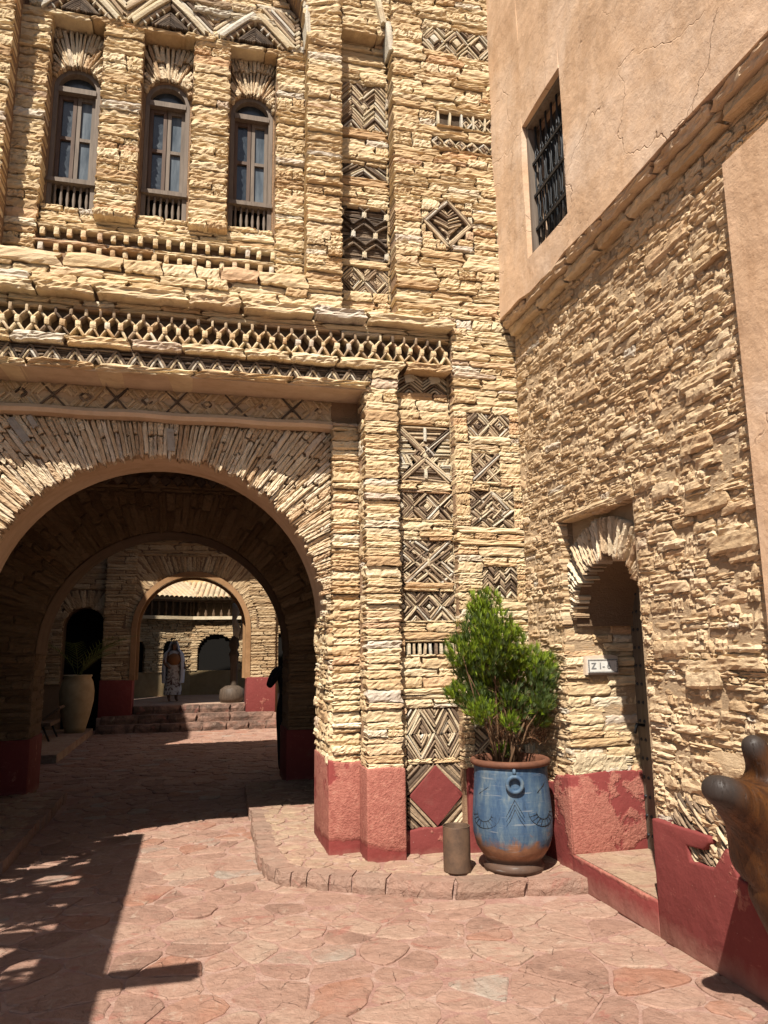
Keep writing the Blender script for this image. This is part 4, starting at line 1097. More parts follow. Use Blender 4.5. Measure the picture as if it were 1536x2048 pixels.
# raised pavement on the right, with kerb stones
pv = MB(); out = KL + [(2.62, 5.7), (1.9, 7.0), (1.9, 9.4), (.62, 9.4)]
top = [(x, y, .092) for x, y in out]; n = len(top); pv.poly(top)
for i in range(n): j = (i + 1) % n; pv.quad((out[j][0], out[j][1], .092), (out[i][0], out[i][1], .092), (out[i][0], out[i][1], -.05), (out[j][0], out[j][1], -.05))
pave_r = pv.build('pavement', 'paving_mortar'); pave_r['kind'] = 'structure'
hull = [(.66, 9.4), (.66, 6.3), (.70, 5.80), (.80, 5.66), (1.08, 5.48), (1.30, 5.36), (1.70, 5.17), (2.17, 5.09), (2.60, 4.99), (2.62, 9.4)]
pave(cells(.5, 2.7, 4.9, 9.4, .24, .17, .08, .28, clip=hull), 'paving_slab', 'small_slabs', 'flagstone_side', pave_r, .06, (.096, .106), (.004, .010))
pl = [Vector((x, y, 0)) for x, y in [(.62, 9.3), (.60, 8.4)] + KL]; i = 0
seg = []
for a, b in zip(pl, pl[1:]):
    L = (b - a).length; n = max(1, int(round(L / (.17 if a.y > 5.35 or a.x < 1.0 else .42))))
    for k in range(n): seg.append((a + (b - a) * (k / n), a + (b - a) * ((k + 1) / n)))
for a, b in seg:
    t = (b - a).normalized(); nrm = Vector((-t.y, t.x, 0)); nrm = -nrm if nrm.dot(Vector((-1, -1, 0))) < 0 else nrm
    inn = -nrm; c = (a + b) / 2 + inn * .05
    M = place((c, t, Vector((0, 0, 1)), nrm), 0, .046, (b - a).length - .007, .114, .17, .082 + random.uniform(-.012, .012), random.uniform(-.02, .02))
    if t.cross(Vector((0, 0, 1))).dot(nrm) < 0: M = place((c, -t, Vector((0, 0, 1)), nrm), 0, .046, (b - a).length - .007, .114, .17, .082 + random.uniform(-.012, .012), random.uniform(-.02, .02))
    single(('block', rk('block'), M), 'kerb_stone', 'flagstone_kerb', pave_r)
# raised pavement on the left of the passage
pv = MB(); pv.box(-3.0, -1.36, 6.2, 9.5, -.05, .092); pave_l = pv.build('pavement', 'paving_mortar'); pave_l['kind'] = 'structure'
pave(cells(-2.9, -1.4, 6.2, 9.5, .3, .22, .05, .25, clip=[(-2.9, 6.2), (-1.42, 6.2), (-1.42, 9.5), (-2.9, 9.5)]), 'paving_slab', 'small_slabs', 'flagstone_side', pave_l, .06, (.096, .106), (.004, .01))
for k in range(13):
    single(('block', rk('block'), place(LF(-1.36), 6.32 + k * .25, .048, .24, .108, .12, .02 + random.uniform(-.01, .01))), 'kerb_stone', 'flagstone_kerb', pave_l)

# ================================================================== passage, courts and walls behind the archway
PS = thing('passage', 'shaded vaulted passage behind the archway with a second round arch and dark ceiling', 'building', (0, 8.5, 0))
core = MB()
arch_core(core, -3.2, 2.6, 0, 3.9, -.335, 1.62, 1.452, 9.44, 10.1, 32)
core.box(-5.2, -3.15, 6.7, 10.1, 0, 3.9); core.box(2.3, 3.4, 6.7, 10.1, 0, 3.9)
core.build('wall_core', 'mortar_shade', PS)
cl = MB(); cl.box(-5.2, 4.4, 6.62, 10.12, 3.86, 7.05); cl.build('upper_block', 'ceiling_plaster_shade', PS)
cl = MB(); cl.box(-5.2, -1.66, 6.3, 6.7, 0, 8.3); cl.box(-5.2, -2.15, 5.75, 6.32, 0, 8.3); cl.build('return_wall', 'plaster_tan', PS)
cl = MB(); cl.box(-1.7, 2.62, 6.5, 6.64, 3.70, 8.2); cl.build('facade_back', 'ceiling_plaster_shade', PS)
SI = []
def m2(a):
    c, s_ = math.cos(a), math.sin(a); R = 9
    if s_ > 1e-3: R = min(R, (3.55 - 1.62) / s_)
    if abs(c) > 1e-3: R = min(R, 1.9 / abs(c))
    return R
fan(FR(9.40), -.335, 1.62, 1.45, m2, 0, math.pi, (.05, .09), (.25, .5), out=SI, D=.1)
fill(FR(9.40), -2.7, -1.785, .62, 1.62, out=SI, D=.1, l=(.2, .45)); fill(FR(9.40), 1.115, 2.0, .62, 1.62, out=SI, D=.1, l=(.2, .45))
fill(FR(9.40), -2.6, 2.2, 3.55, 3.86, out=SI, D=.1, l=(.2, .45))
fill(LF(-1.785), 9.45, 10.1, .62, 1.62, out=SI, D=.08); fill(LF(-3.15), 6.7, 9.4, 0, 3.8, out=SI, D=.08, l=(.2, .5)); fill(RT(2.3), -9.4, -6.7, 0, 3.8, out=SI, D=.08, l=(.2, .5))
fill(RT(1.117), -10.1, -9.45, .62, 1.62, out=SI, D=.08)
joined([t[:3] for t in SI], 'stonework', 'stone_passage_shade', PS)
sf = MB(); n = 30
for i in range(n):
    a = math.pi * i / n; b = math.pi * (i + 1) / n; r = 1.44
    sf.quad((-.335 + r * math.cos(a), 9.42, 1.62 + r * math.sin(a)), (-.335 + r * math.cos(a), 10.1, 1.62 + r * math.sin(a)), (-.335 + r * math.cos(b), 10.1, 1.62 + r * math.sin(b)), (-.335 + r * math.cos(b), 9.42, 1.62 + r * math.sin(b)))
sf.build('arch_soffit', 'ceiling_plaster_shade', PS, True)
for k in range(26):
    single(('block', rk('block'), place(FR(9.30), -2.1 + k * .14, 3.68, .09, .09, .12, .03, math.pi / 4)), 'corbel_tooth', 'slate_dark', PS)
plinth('red_plinth', [(1.09, .05), (1.95, .05), (1.95, .66), (1.09, .68)], FR(9.40), .03, .72, 'red_dado_clean', PS)
plinth('red_plinth', [(-2.7, .05), (-1.76, .05), (-1.76, .68), (-2.7, .66)], FR(9.40), .03, .72, 'red_dado_clean', PS)

# wall with the third arch, steps and pillars
T = thing('court_wall', 'inner courtyard wall with round arch, red painted pillar bases and smaller side arches', 'building', (0, 17.3, 0))
core = MB(); TX, TZ, TR = -.09, 2.12, 1.205
arch_core(core, -1.93, 1.74, 0, 4.7, TX, TZ, TR, 17.14, 17.75, 30)
arch_core(core, -3.3, -1.92, 0, 4.69, -2.32, 2.17, .42, 17.24, 17.65, 16); arch_core(core, 1.73, 4.2, 0, 4.69, 2.42, 2.3, .62, 17.24, 17.65, 16)
core.box(-3.3, 4.2, 16.2, 17.7, 4.66, 4.80); core.box(-3.3, 6.2, 17.2, 17.7, 4.79, 8.6)
core.build('wall_core', 'mortar_shade', T)
SC = []
def m3(a):
    c, s_ = math.cos(a), math.sin(a); R = 9
    if s_ > 1e-3: R = min(R, 1.62 / s_)
    if abs(c) > 1e-3: R = min(R, 1.40 / abs(c))
    return R
fan(FR(17.13), TX, TZ, TR + .06, m3, 0, math.pi, (.06, .11), (.4, .8), out=SC, D=.12)
fill(FR(17.10), 1.12, 1.73, 1.06, 4.6, [archhole(TX, TZ, 1.44, 2.12)], out=SC, l=(.2, .5), h=(.05, .11), D=.12)
fill(FR(17.10), -1.93, -1.29, 1.06, 4.6, [archhole(TX, TZ, 1.44, 2.12)], out=SC, l=(.2, .5), h=(.05, .11), D=.12)
fill(FR(17.11), -1.5, 1.3, 3.72, 4.6, out=SC, l=(.25, .6), h=(.06, .12))
for cx, zs, r, a, b in ((-2.32, 2.17, .42, -3.25, -1.93), (2.42, 2.3, .62, 1.73, 4.1)):
    fan(FR(17.2), cx, zs, r, lambda t: min(.80 / max(math.sin(t), 1e-3), (r + .03) / max(abs(math.cos(t)), 1e-3)), 0, math.pi, (.06, .11), (.25, .5), out=SC, D=.1)
    fill(FR(17.2), a, b, 1.0, 4.6, [archhole(cx, zs, r), (cx - r - .02, cx + r + .02, 2.1, 2.97)], out=SC, l=(.2, .5), h=(.05, .11), D=.1)
joined([t[:3] for t in SC], 'stonework', 'stone_court_shade', T)
ar = MB(); n = 30
for (ri, ro, ya, yb) in ((TR - .05, TR + .06, 17.08, 17.2), (TR - .09, TR - .03, 17.45, 17.55)):
    P = [(TX + math.cos(math.pi * i / n), TZ + math.sin(math.pi * i / n)) for i in range(n + 1)]
    def pt(i, r, y):
        return (TX + r * math.cos(math.pi * i / n), y, TZ + r * math.sin(math.pi * i / n))
    for i in range(n):
        ar.quad(pt(i, ri, ya), pt(i, ro, ya), pt(i + 1, ro, ya), pt(i + 1, ri, ya)); ar.quad(pt(i, ri, ya), pt(i + 1, ri, ya), pt(i + 1, ri, yb), pt(i, ri, yb)); ar.quad(pt(i, ro, ya), pt(i, ro, yb), pt(i + 1, ro, yb), pt(i + 1, ro, ya))
    for s_ in (-1, 1):
        ar.box(TX + s_ * (ri + ro) / 2 - (ro - ri) / 2, TX + s_ * (ri + ro) / 2 + (ro - ri) / 2, ya, yb, 1.05, TZ)
ar.build('arch_rib', 'plaster_rib', T)
for a, b in ((1.10, 1.735), (-1.945, -1.28)):
    plinth('red_plinth', [(a, .3), (b, .3), (b, 1.06), (a, 1.07)], FR(17.10), .03, .6, 'red_dado_clean', T)
    plinth('pillar_foot', [(a - .02, -.02), (b + .02, -.02), (b + .02, .31), (a - .02, .31)], FR(17.08), .03, .6, 'flagstone_kerb', T)
for k, (z0, z1, y, a, b) in enumerate(((0, .16, 16.72, -1.95, 1.78), (.16, .33, 17.02, -1.9, 1.70), (.33, .49, 17.30, -1.27, 1.10))):
    u = a
    while u < b - .01:
        L = random.uniform(.35, .8)
        if b - u - L < .25: L = b - u
        single(('block', rk('block'), place(FR(y), u + L / 2, (z0 + z1) / 2 + .005, L - .01, z1 - z0 + .005, .35, .0)), 'step_stone', 'flagstone_step_shade', T); u += L
st_ = MB(); st_.box(-1.93, 1.76, 16.8, 17.8, -.05, .155); st_.box(-1.88, 1.68, 17.1, 17.8, .15, .325); st_.box(-1.26, 1.09, 17.38, 17.8, .32, .485); st_.build('step_core', 'flagstone_step_shade', T)
fl = MB(); fl.box(-6, 6, 17.7, 26, .2, .455); o = fl.build('upper_floor', 'flagstone_side'); o['kind'] = 'structure'
q = MB(); q.box(-2.8, -1.9, 17.66, 17.72, 0, 2.7); q.build('dark_doorway_panel', 'black_void', T)
# side walls of the first court
cw = thing('court_side_wall', 'shaded plastered side wall of the first courtyard left of the clay jar', 'wall', (-3.2, 13.5, 0))
q = MB(); q.box(-3.6, -3.05, 10.1, 17.2, 0, 8.3); q.build('wall_core', 'mortar_shade', cw)
SW = fill(LF(-3.02), 10.15, 17.1, 0, 4.0, [(13.2, 16.0, 1.2, 2.9)], l=(.2, .5), h=(.06, .11), D=.1); joined([t[:3] for t in SW], 'stonework', 'stone_court_shade', cw)
q = MB(); q.box(-3.05, -2.98, 13.6, 14.6, 1.25, 2.75); q.build('blue_panel', 'blue_tile', cw)
q = MB(); q.box(-3.04, -2.95, 13.45, 13.6, 1.15, 2.85); q.box(-3.04, -2.95, 14.6, 14.75, 1.15, 2.85); q.box(-3.04, -2.95, 13.6, 14.6, 1.15, 1.25); q.box(-3.04, -2.95, 13.6, 14.6, 2.75, 2.85); q.build('panel_surround', 'plaster_yellow', cw)
cr = thing('court_right_wall', 'plain tan wall closing the first courtyard on its right side', 'wall', (4.3, 13.5, 0))
q = MB(); q.box(4.1, 4.6, 10.1, 17.3, 0, 8); q.build('wall_core', 'plaster_tan', cr)
hg = thing('hanging_cloth', 'pale hanging cloth on the courtyard wall beside the blue panel', 'cloth', (-2.85, 15.3, 1.1))
q = MB()
for i in range(14):
    a = i / 14; b = (i + 1) / 14; f = lambda t: -2.90 + .03 * math.sin(t * 25)
    q.quad((f(a), 15.0 + .75 * a, 1.1), (f(b), 15.0 + .75 * b, 1.1), (f(b), 15.0 + .75 * b, 2.85), (f(a), 15.0 + .75 * a, 2.85))
q.build('drape', 'plaster_pale', hg, True)
pv = MB(); pv.box(-3.02, -1.98, 12.6, 16.75, -.05, .13); o = pv.build('pavement', 'flagstone_side'); o['kind'] = 'structure'

# far gallery with tiled roof
Fg = thing('far_gallery', 'far courtyard gallery with tiled roof, carved frieze and dark arched openings', 'building', (0, 22, .45))
def gallery(A, Bp, lit):
    A = Vector(A); Bp = Vector(Bp); U = (Bp - A).normalized(); N = Vector((0, 0, 1)).cross(U); N = -N if N.y > 0 else N
    if U.cross(Vector((0, 0, 1))).dot(N) < 0: U = -U; A, Bp = Bp, A
    L = (Bp - A).length; fr = (A, U, Vector((0, 0, 1)), N)
    return fr, L
def gbox(fr, u0, u1, v0, v1, f, D, name, mat):
    O, U, V, N = fr; q = MB(); q.obox(O + U * ((u0 + u1) / 2) + V * ((v0 + v1) / 2) + N * (f - D / 2), U, V, N, (u1 - u0) / 2, (v1 - v0) / 2, D / 2); return q.build(name, mat, Fg)
for (A, Bp, right) in (((-3.0, 20.6, 0), (.15, 22.57, 0), False), ((-.5, 22.45, 0), (3.4, 21.9, 0), True)):
    fr, L = gallery(A, Bp, right); O, U, V, N = fr
    gbox(fr, 0, L, .45, 2.62, -.1, .3, 'wall_core', 'mortar_shade'); gbox(fr, 0, L, 2.62, 3.1, -.12, .2, 'frieze_back', 'slate_backing'); gbox(fr, 0, L, 3.05, 3.14, .12, .3, 'eave_beam', 'beam_wood'); gbox(fr, 0, L, 2.55, 2.64, .12, .25, 'ledge_slab', 'stone_pale')
    gbox(fr, -.2, L + .2, 3.1, 5.6, -.75, .3, 'upper_wall', 'plaster_yellow'); gbox(fr, 0, L, .45, 1.12, -.02, .1, 'parapet', 'plaster_parapet')
    IT = []
    if right: hs = [archhole(1.08, 1.62, .52, 1.1), archhole(2.7, 1.62, .52, 1.1)]
    else: hs = [archhole(L - .95, 1.75, .24, 1.1), archhole(L - 2.0, 1.75, .24, 1.1)]
    fill(fr, 0, L, 1.1, 2.56, hs, mat='stone_rubble', l=(.15, .4), h=(.05, .09), out=IT, D=.1)
    joined([t[:3] for t in IT], 'stonework', 'stone_court_shade', Fg)
    for hcx, hz, hr in (((1.08, 1.62, .5), (2.7, 1.62, .5)) if right else ((L - .95, 1.75, .23), (L - 2.0, 1.75, .23))):
        P = [(hcx + hr, 1.12)] + [(hcx + hr * math.cos(math.pi * i / 14), hz + hr * math.sin(math.pi * i / 14)) for i in range(15)] + [(hcx - hr, 1.12)]
        q = MB(); q.prism(P, fr, -.085, .02); q.build('dark_opening_panel', 'black_void', Fg)
    k = .1
    while k < L:
        q = MB(); q.lathe(O + U * k + V * 2.64 + N * .02, [(.03, 0), (.045, .08), (.02, .16), (.045, .24), (.03, .42)], 8); q.build('baluster', 'beam_wood', Fg, True); k += .22
    tl = []
    for row in range(6):
        for c in range(int(L / .15) + 1):
            z = 3.16 + row * .085; f = .22 - row * .17
            M = place(fr, c * .15, z, .15, .10, .22, f + .06, 0); tl.append((c, row))
    q = MB()
    for (c, row) in tl:
        P0 = O + U * (c * .15) + V * (3.14 + row * .085) + N * (.26 - row * .17); P1 = P0 + V * .11 - N * .2
        d = (P1 - P0).normalized(); up_ = U.cross(d); up_ = -up_ if up_.z < 0 else up_; n0 = len(q.v)
        for p, r in ((P0, .078), (P1, .066)):
            for j in range(7): th = math.pi * j / 6; q.v.append(tuple(p + U * (r * math.cos(th)) + up_ * (r * .9 * math.sin(th))))
        for j in range(6): q.f.append((n0 + j, n0 + j + 1, n0 + 8 + j, n0 + 7 + j))
    o = q.build('roof_tiles', 'roof_tile', Fg, True); o['kind'] = 'stuff'
    gbox(fr, -.1, L + .1, 3.10, 3.16, .16, 1.0, 'roof_board', 'roof_tile')
tw = thing('shade_block', 'unseen plain block added to shade the far courtyard, left of the tiled gallery', 'building', (-4.6, 22, 0))  # out-of-view block, added for its shadow on the far gallery
q = MB(); q.box(-6.0, -3.3, 17.8, 26, 0, 9.6); q.build('wall_core', 'plaster_tan', tw)

# ================================================================== pot, shrub, bin
POT = thing('blue_pot', 'large terracotta pot with worn blue paint and a ring, in the corner on the kerb', 'pot', (2.205, 5.22, .1))
pc = (2.205, 5.22, .1)
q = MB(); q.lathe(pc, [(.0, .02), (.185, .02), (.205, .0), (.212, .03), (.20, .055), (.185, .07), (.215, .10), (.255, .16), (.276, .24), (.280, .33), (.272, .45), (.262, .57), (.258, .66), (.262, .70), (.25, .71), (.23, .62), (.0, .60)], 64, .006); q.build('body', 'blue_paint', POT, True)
q = MB(); q.lathe(pc, [(.235, .70), (.262, .697), (.278, .706), (.283, .722), (.277, .738), (.262, .744), (.246, .740), (.238, .72), (.232, .66)], 64); q.build('rim', 'terracotta', POT, True)
q = MB(); q.lathe(pc, [(.0, .685), (.12, .68), (.236, .67)], 40); q.build('soil', 'soil', POT, True)
dirc = Vector((-.40, -.92, 0)).normalized(); rad = lambda z: .262 if z > .55 else .278
def onpot(ang, z, d=.0):
    pr = [(.276, .24), (.280, .33), (.272, .45), (.262, .57), (.258, .66), (.262, .7)]
    r = pr[-1][0]
    for (r0, z0), (r1, z1) in zip(pr, pr[1:]):
        if z0 <= z <= z1: r = r0 + (r1 - r0) * (z - z0) / (z1 - z0)
    a = math.radians(ang); return Vector((pc[0] + (r + d) * math.cos(a), pc[1] + (r + d) * math.sin(a), .1 + z))
A0 = math.degrees(math.atan2(dirc.y, dirc.x))
c0 = onpot(A0 + 6, .60, .018); ta = math.radians(A0 + 6)
q = MB(); q.torus(c0, (-math.sin(ta), math.cos(ta), 0), (0, 0, 1), .050, .014, 28, 10); q.build('ring_handle', 'blue_paint', POT, True)
q = MB(); q.tube([onpot(A0 + 6, .70, .0), onpot(A0 + 6, .665, .02)], .012, 8); q.build('ring_lug', 'blue_paint', POT, True)
for a_, z_ in ((A0 - 44, .40), (A0 + 52, .42)):
    q = MB()
    for ring_ in (.10, .055):
        q.tube([onpot(a_ + 28 * ring_ / .1 * math.cos(t), z_ - ring_ * math.sin(t) * 1.0, .0) for t in [math.pi * i / 12 for i in range(13)]], .002, 5)
    for i in range(1, 10):
        t = math.pi * i / 10; q.tube([onpot(a_ + 14 * math.cos(t), z_ - .05 * math.sin(t), .002), onpot(a_ + 27 * math.cos(t), z_ - .095 * math.sin(t), .0)], .0016, 5)
    q.tube([onpot(a_ - 10, z_ + .12, .002), onpot(a_ + 5, z_ + .16, .002), onpot(a_ + 22, z_ + .21, .0)], .002, 5)
    q.build('fan_ornament', 'iron', POT, True)
q = MB()
for s_ in (-1, 1):
    for k in range(3): q.tube([onpot(A0 + 5, .50 - k * .03, .002), onpot(A0 + 5 + s_ * 7, .44 - k * .035, .002), onpot(A0 + 5 + s_ * 13, .39 - k * .03, .0)], .0018, 5)
q.build('chevron_ornament', 'iron', POT, True)

SH = thing('conifer_shrub', 'bright green bushy conifer growing in the blue pot, bare brown stems below', 'shrub', (2.2, 5.22, .78))
lobes = [(970, 1215, 33, 0), (990, 1262, 42, 0), (945, 1275, 38, 1), (1018, 1290, 38, 0), (925, 1310, 34, 0), (975, 1325, 45, 1), (1040, 1330, 42, 0), (1075, 1330, 34, 0), (935, 1345, 30, 1), (1010, 1360, 40, 0), (965, 1372, 36, 0), (1060, 1385, 38, 0), (1085, 1365, 28, 1), (915, 1392, 24, 0), (945, 1400, 32, 1), (965, 1430, 28, 0), (1085, 1410, 24, 1), (1020, 1395, 30, 1), (1022, 1450, 15, 0), (1040, 1445, 14, 1), (1010, 1505, 14, 0), (1075, 1440, 22, 1), (985, 1405, 32, 0), (1035, 1415, 28, 1), (985, 1300, 38, 0), (958, 1240, 26, 0)]
base = Vector((2.2, 5.22, .78)); random.seed(11)
for (px, py, r, dk) in lobes:
    dep = 5.22 + random.uniform(-.14, .16); c = aty(px, py, dep); R = r * 5.35 / 1500 * 1.02
    q = MB(); q2 = MB()
    for k in range(int(190 * (r / 34) ** 1.6)):
        d = Vector((random.gauss(0, 1), random.gauss(0, 1), random.gauss(0, 1))).normalized() * (random.random() ** .45)
        p = c + Vector((d.x * R, d.y * R * .95, d.z * R * .95))
        axis = (Vector((0, 0, 1.0)) + (p - base - Vector((0, 0, .3))).normalized() * .55 + d * .5 + Vector((random.gauss(0, .18), random.gauss(0, .18), 0))).normalized()
        side = axis.cross(Vector((random.gauss(0, 1), random.gauss(0, 1), random.gauss(0, .3)))).normalized(); L = random.uniform(.035, .075)
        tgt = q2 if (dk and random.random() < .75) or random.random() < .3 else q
        for j in range(7):
            t = j / 6; ang = (t - .5) * 1.5; dirv = (axis * math.cos(ang) + side * math.sin(ang)).normalized(); st_ = p + axis * (L * .35 * (1 - abs(t - .5)))
            w_ = side.cross(axis).lerp(side, .5).normalized() * random.uniform(.0022, .0042); ll = L * random.uniform(.55, 1.0)
            e = st_ + dirv * ll
            tgt.quad(st_ - w_, st_ + w_, e + w_ * .35, e - w_ * .35)
    o = q.build('foliage', 'leaf_bright', SH); 
    if q2.v: q2.build('inner_foliage', 'leaf_dark', o)
for (px, py, r, dk) in lobes[:18:2] + [(1000, 1400, 20, 0), (1050, 1400, 20, 0)]:
    c = aty(px, py, 5.22 + random.uniform(-.1, .1)); b0 = base + Vector((random.uniform(-.1, .12), random.uniform(-.06, .06), 0)); mid = b0.lerp(c, .5) + Vector((random.uniform(-.05, .05), 0, .06))
    q = MB(); q.tube([b0, b0.lerp(mid, .5) + Vector((random.uniform(-.02, .02), 0, .01)), mid, mid.lerp(c, .6), c], [.010, .008, .006, .004, .003], 6); q.build('stem', 'bark', SH, True)
q = MB()
for k in range(1900):
    h = random.random(); cx = random.uniform(985, 1095); cy_ = random.uniform(1360, 1490)
    if cy_ > 1440 and abs(cx - 1040) > 52: continue
    p = aty(cx, cy_, 5.24 + random.uniform(-.04, .16)); d = Vector((random.gauss(0, .5), random.gauss(0, .5), random.uniform(.2, 1))).normalized() * random.uniform(.03, .10)
    w_ = d.cross(Vector((random.gauss(0, 1), random.gauss(0, 1), random.gauss(0, 1)))).normalized() * random.uniform(.0012, .0028)
    q.quad(p - w_, p + w_, p + d + w_ * .5, p + d - w_ * .5)
q.build('dead_twigs', 'dead_twig', SH)['kind'] = 'stuff'

BIN = thing('metal_bin', 'plain rusty brown open metal cylinder standing left of the blue pot', 'bin', (1.80, 5.26, .1))
bc = (1.80, 5.26, .1)
q = MB(); q.lathe(bc, [(.0, .008), (.088, .008), (.093, .0), (.094, .01), (.0945, .15), (.094, .29), (.0935, .298), (.091, .298), (.090, .29), (.089, .02), (.0, .018)], 48, .004); q.build('shell', 'rusty_metal', BIN, True)
q = MB(); q.torus((bc[0], bc[1], .397), (1, 0, 0), (0, 1, 0), .0925, .003, 40, 6); q.build('rim', 'rusty_metal', BIN, True)

# ================================================================== skinned figures
def skinned(name, nodes, edges, mat, parent, sub=2, grow=1.0):
    """nodes: (point, radius) ; returns a mesh object grown along the edges"""
    me = bpy.data.meshes.new(name); me.from_pydata([tuple(p) for p, r in nodes], edges, []); o = bpy.data.objects.new(name, me); C.objects.link(o)
    o.modifiers.new('s', 'SKIN'); sb = o.modifiers.new('b', 'SUBSURF'); sb.levels = sub; sb.render_levels = sub
    for v, (p, r) in zip(me.skin_vertices[0].data, nodes): v.radius = (r * grow, r * grow) if not isinstance(r, tuple) else (r[0] * grow, r[1] * grow)
    me.skin_vertices[0].data[0].use_root = True
    bpy.context.view_layer.update(); dg = bpy.context.evaluated_depsgraph_get(); m2_ = bpy.data.meshes.new_from_object(o.evaluated_get(dg)); bpy.data.objects.remove(o); bpy.data.meshes.remove(me)
    m2_.name = name; m2_.materials.clear(); m2_.materials.append(MATS[mat]); m2_.shade_smooth()
    return put(bpy.data.objects.new(name, m2_), parent)
WS = thing('wooden_sculpture', 'polished brown carved wood sculpture with dark rounded horns at the right edge', 'sculpture', (2.25, 2.9, 0))
def wp(x, y, Y=2.9): return aty(x, y, Y)
nd = [(wp(1560, 1665, 2.90), (.20, .17)), (wp(1500, 1612, 2.86), (.130, .10)), (wp(1446, 1580, 2.82), (.074, .056)), (wp(1416, 1575, 2.80), (.054, .046)), (wp(1548, 1565, 2.9), .085), (wp(1518, 1510, 2.89), .052), (wp(1494, 1472, 2.88), .040),
      (wp(1570, 1760, 2.92), (.165, .14)), (wp(1606, 1865, 2.93), (.115, .11)), (wp(1630, 1980, 2.95), (.10, .1)), (Vector((2.50, 2.95, .03)), (.13, .13)), (wp(1625, 1640, 3.0), .16), (wp(1650, 1540, 3.02), .10), (wp(1655, 1440, 3.02), .06)]
o = skinned('body', nd, [(0, 1), (1, 2), (2, 3), (0, 4), (4, 5), (5, 6), (0, 7), (7, 8), (8, 9), (9, 10), (0, 11), (11, 12), (12, 13)], 'polished_wood', WS, 3, 1.22)
at_ = o.data.attributes.new('tip', 'FLOAT', 'POINT'); tips = [(wp(1405, 1572, 2.80), .19), (wp(1484, 1462, 2.88), .13), (wp(1650, 1440, 3.0), .15)]
for i, v in enumerate(o.data.vertices):
    f = 0
    for t_, r_ in tips: f = max(f, min(1, max(0, (r_ - (v.co - t_).length) / (r_ * .35))))
    at_.data[i].value = f

def person(name, label, loc, h, pose, mats, rot):
    """one continuous body; pose gives hands and feet in body units (height 1)"""
    root = thing(name, label, 'person', loc)
    c, s_ = math.cos(rot), math.sin(rot)
    def P(x, y, z): return Vector((loc[0] + (x * c - y * s_) * h, loc[1] + (x * s_ + y * c) * h, loc[2] + z * h))
    J = dict(pelvis=(0, 0, .52), waist=(0, 0, .60), chest=(0, 0, .72), neck=(0, 0, .82), nk=(0, -.005, .86), head=(0, -.012, .91), crown=(0, -.008, .965), chin=(0, -.035, .885),
             sl=(-.11, 0, .80), sr=(.11, 0, .80), hl=(-.055, 0, .50), hr=(.055, 0, .50), kl=(-.06, -.015, .28), kr=(.06, -.015, .28), al=(-.06, .005, .05), ar=(.06, .005, .05), tl=(-.065, -.085, .018), tr=(.065, -.085, .018))
    J.update(pose)
    rad = dict(pelvis=.085, waist=.072, chest=.088, neck=.05, nk=.032, head=.056, crown=.045, chin=.03, sl=.042, sr=.042, el=.030, er=.030, wl=.021, wr=.021, fl=.017, fr=.017, hl=.062, hr=.062, kl=.043, kr=.043, al=.026, ar=.026, tl=.022, tr=.022)
    keys = list(J); E_ = [('pelvis', 'waist'), ('waist', 'chest'), ('chest', 'neck'), ('neck', 'nk'), ('nk', 'head'), ('head', 'crown'), ('head', 'chin'), ('chest', 'sl'), ('chest', 'sr'), ('sl', 'el'), ('el', 'wl'), ('wl', 'fl'), ('sr', 'er'), ('er', 'wr'), ('wr', 'fr'), ('pelvis', 'hl'), ('pelvis', 'hr'), ('hl', 'kl'), ('kl', 'al'), ('al', 'tl'), ('hr', 'kr'), ('kr', 'ar'), ('ar', 'tr')]
    body = skinned('body', [(P(*J[k]), rad[k] * h) for k in keys], [(keys.index(a), keys.index(b)) for a, b in E_], mats[0], root)
    return root, P, J
# dark figure with a raised arm, half hidden by the passage pier
pr, P, J = person('person', 'person in black clothes with one arm raised, half hidden by the passage pier', (1.30, 10.9, .0), 1.70, dict(el=(-.175, -.06, .665), wl=(-.07, -.11, .80), fl=(-.03, -.12, .86), er=(.15, .02, .63), wr=(.14, -.06, .52), fr=(.14, -.08, .47)), ('black_cloth',), 0)
q = MB(); q.lathe(P(0, .005, .885), [(.0, .155), (.05, .145), (.085, .11), (.10, .05), (.095, -.02), (.07, -.06)], 18); q.build('hair', 'hair_black', pr, True)
# figure in a white veil beyond the inner arch
pr, P, J = person('person', 'person in a long white veil and patterned dress beyond the inner arch', (-.52, 19.6, .455), 1.46, dict(el=(-.16, -.02, .63), wl=(-.10, -.10, .56), fl=(-.07, -.12, .54), er=(.16, -.02, .63), wr=(.17, -.10, .55), fr=(.17, -.13, .53)), ('skin',), .25)
q = MB(); b0 = P(0, 0, 0); hh = 1.46; n = 28
for i, (r, z) in enumerate([(.145, .11), (.14, .20), (.125, .34), (.118, .46), (.105, .56), (.118, .66), (.125, .76), (.10, .81), (.05, .84)]):
    for j in range(n): th = 2 * math.pi * j / n; k = r * (1 + .06 * math.sin(7 * th) * (1 if z < .5 else .2)); q.v.append((b0.x + k * hh * math.cos(th), b0.y + k * .72 * hh * math.sin(th), b0.z + z * hh))
for i in range(8):
    for j in range(n): a = i * n + j; b = i * n + (j + 1) % n; q.f.append((a, b, b + n, a + n))
q.build('dress', 'dress_print', pr, True)
q = MB()
for i, (r, z) in enumerate([(.0, .99), (.05, .985), (.075, .95), (.085, .90), (.10, .85), (.15, .80), (.175, .70), (.185, .55), (.18, .40), (.175, .30)]):
    for j in range(n + 1):
        th = math.radians(-45) + math.radians(270) * j / n; k = r * (1 + .07 * math.sin(9 * th) * min(1, (1 - z) * 3)); q.v.append((b0.x + k * hh * math.cos(th), b0.y + .012 + k * .8 * hh * math.sin(th), b0.z + z * hh))
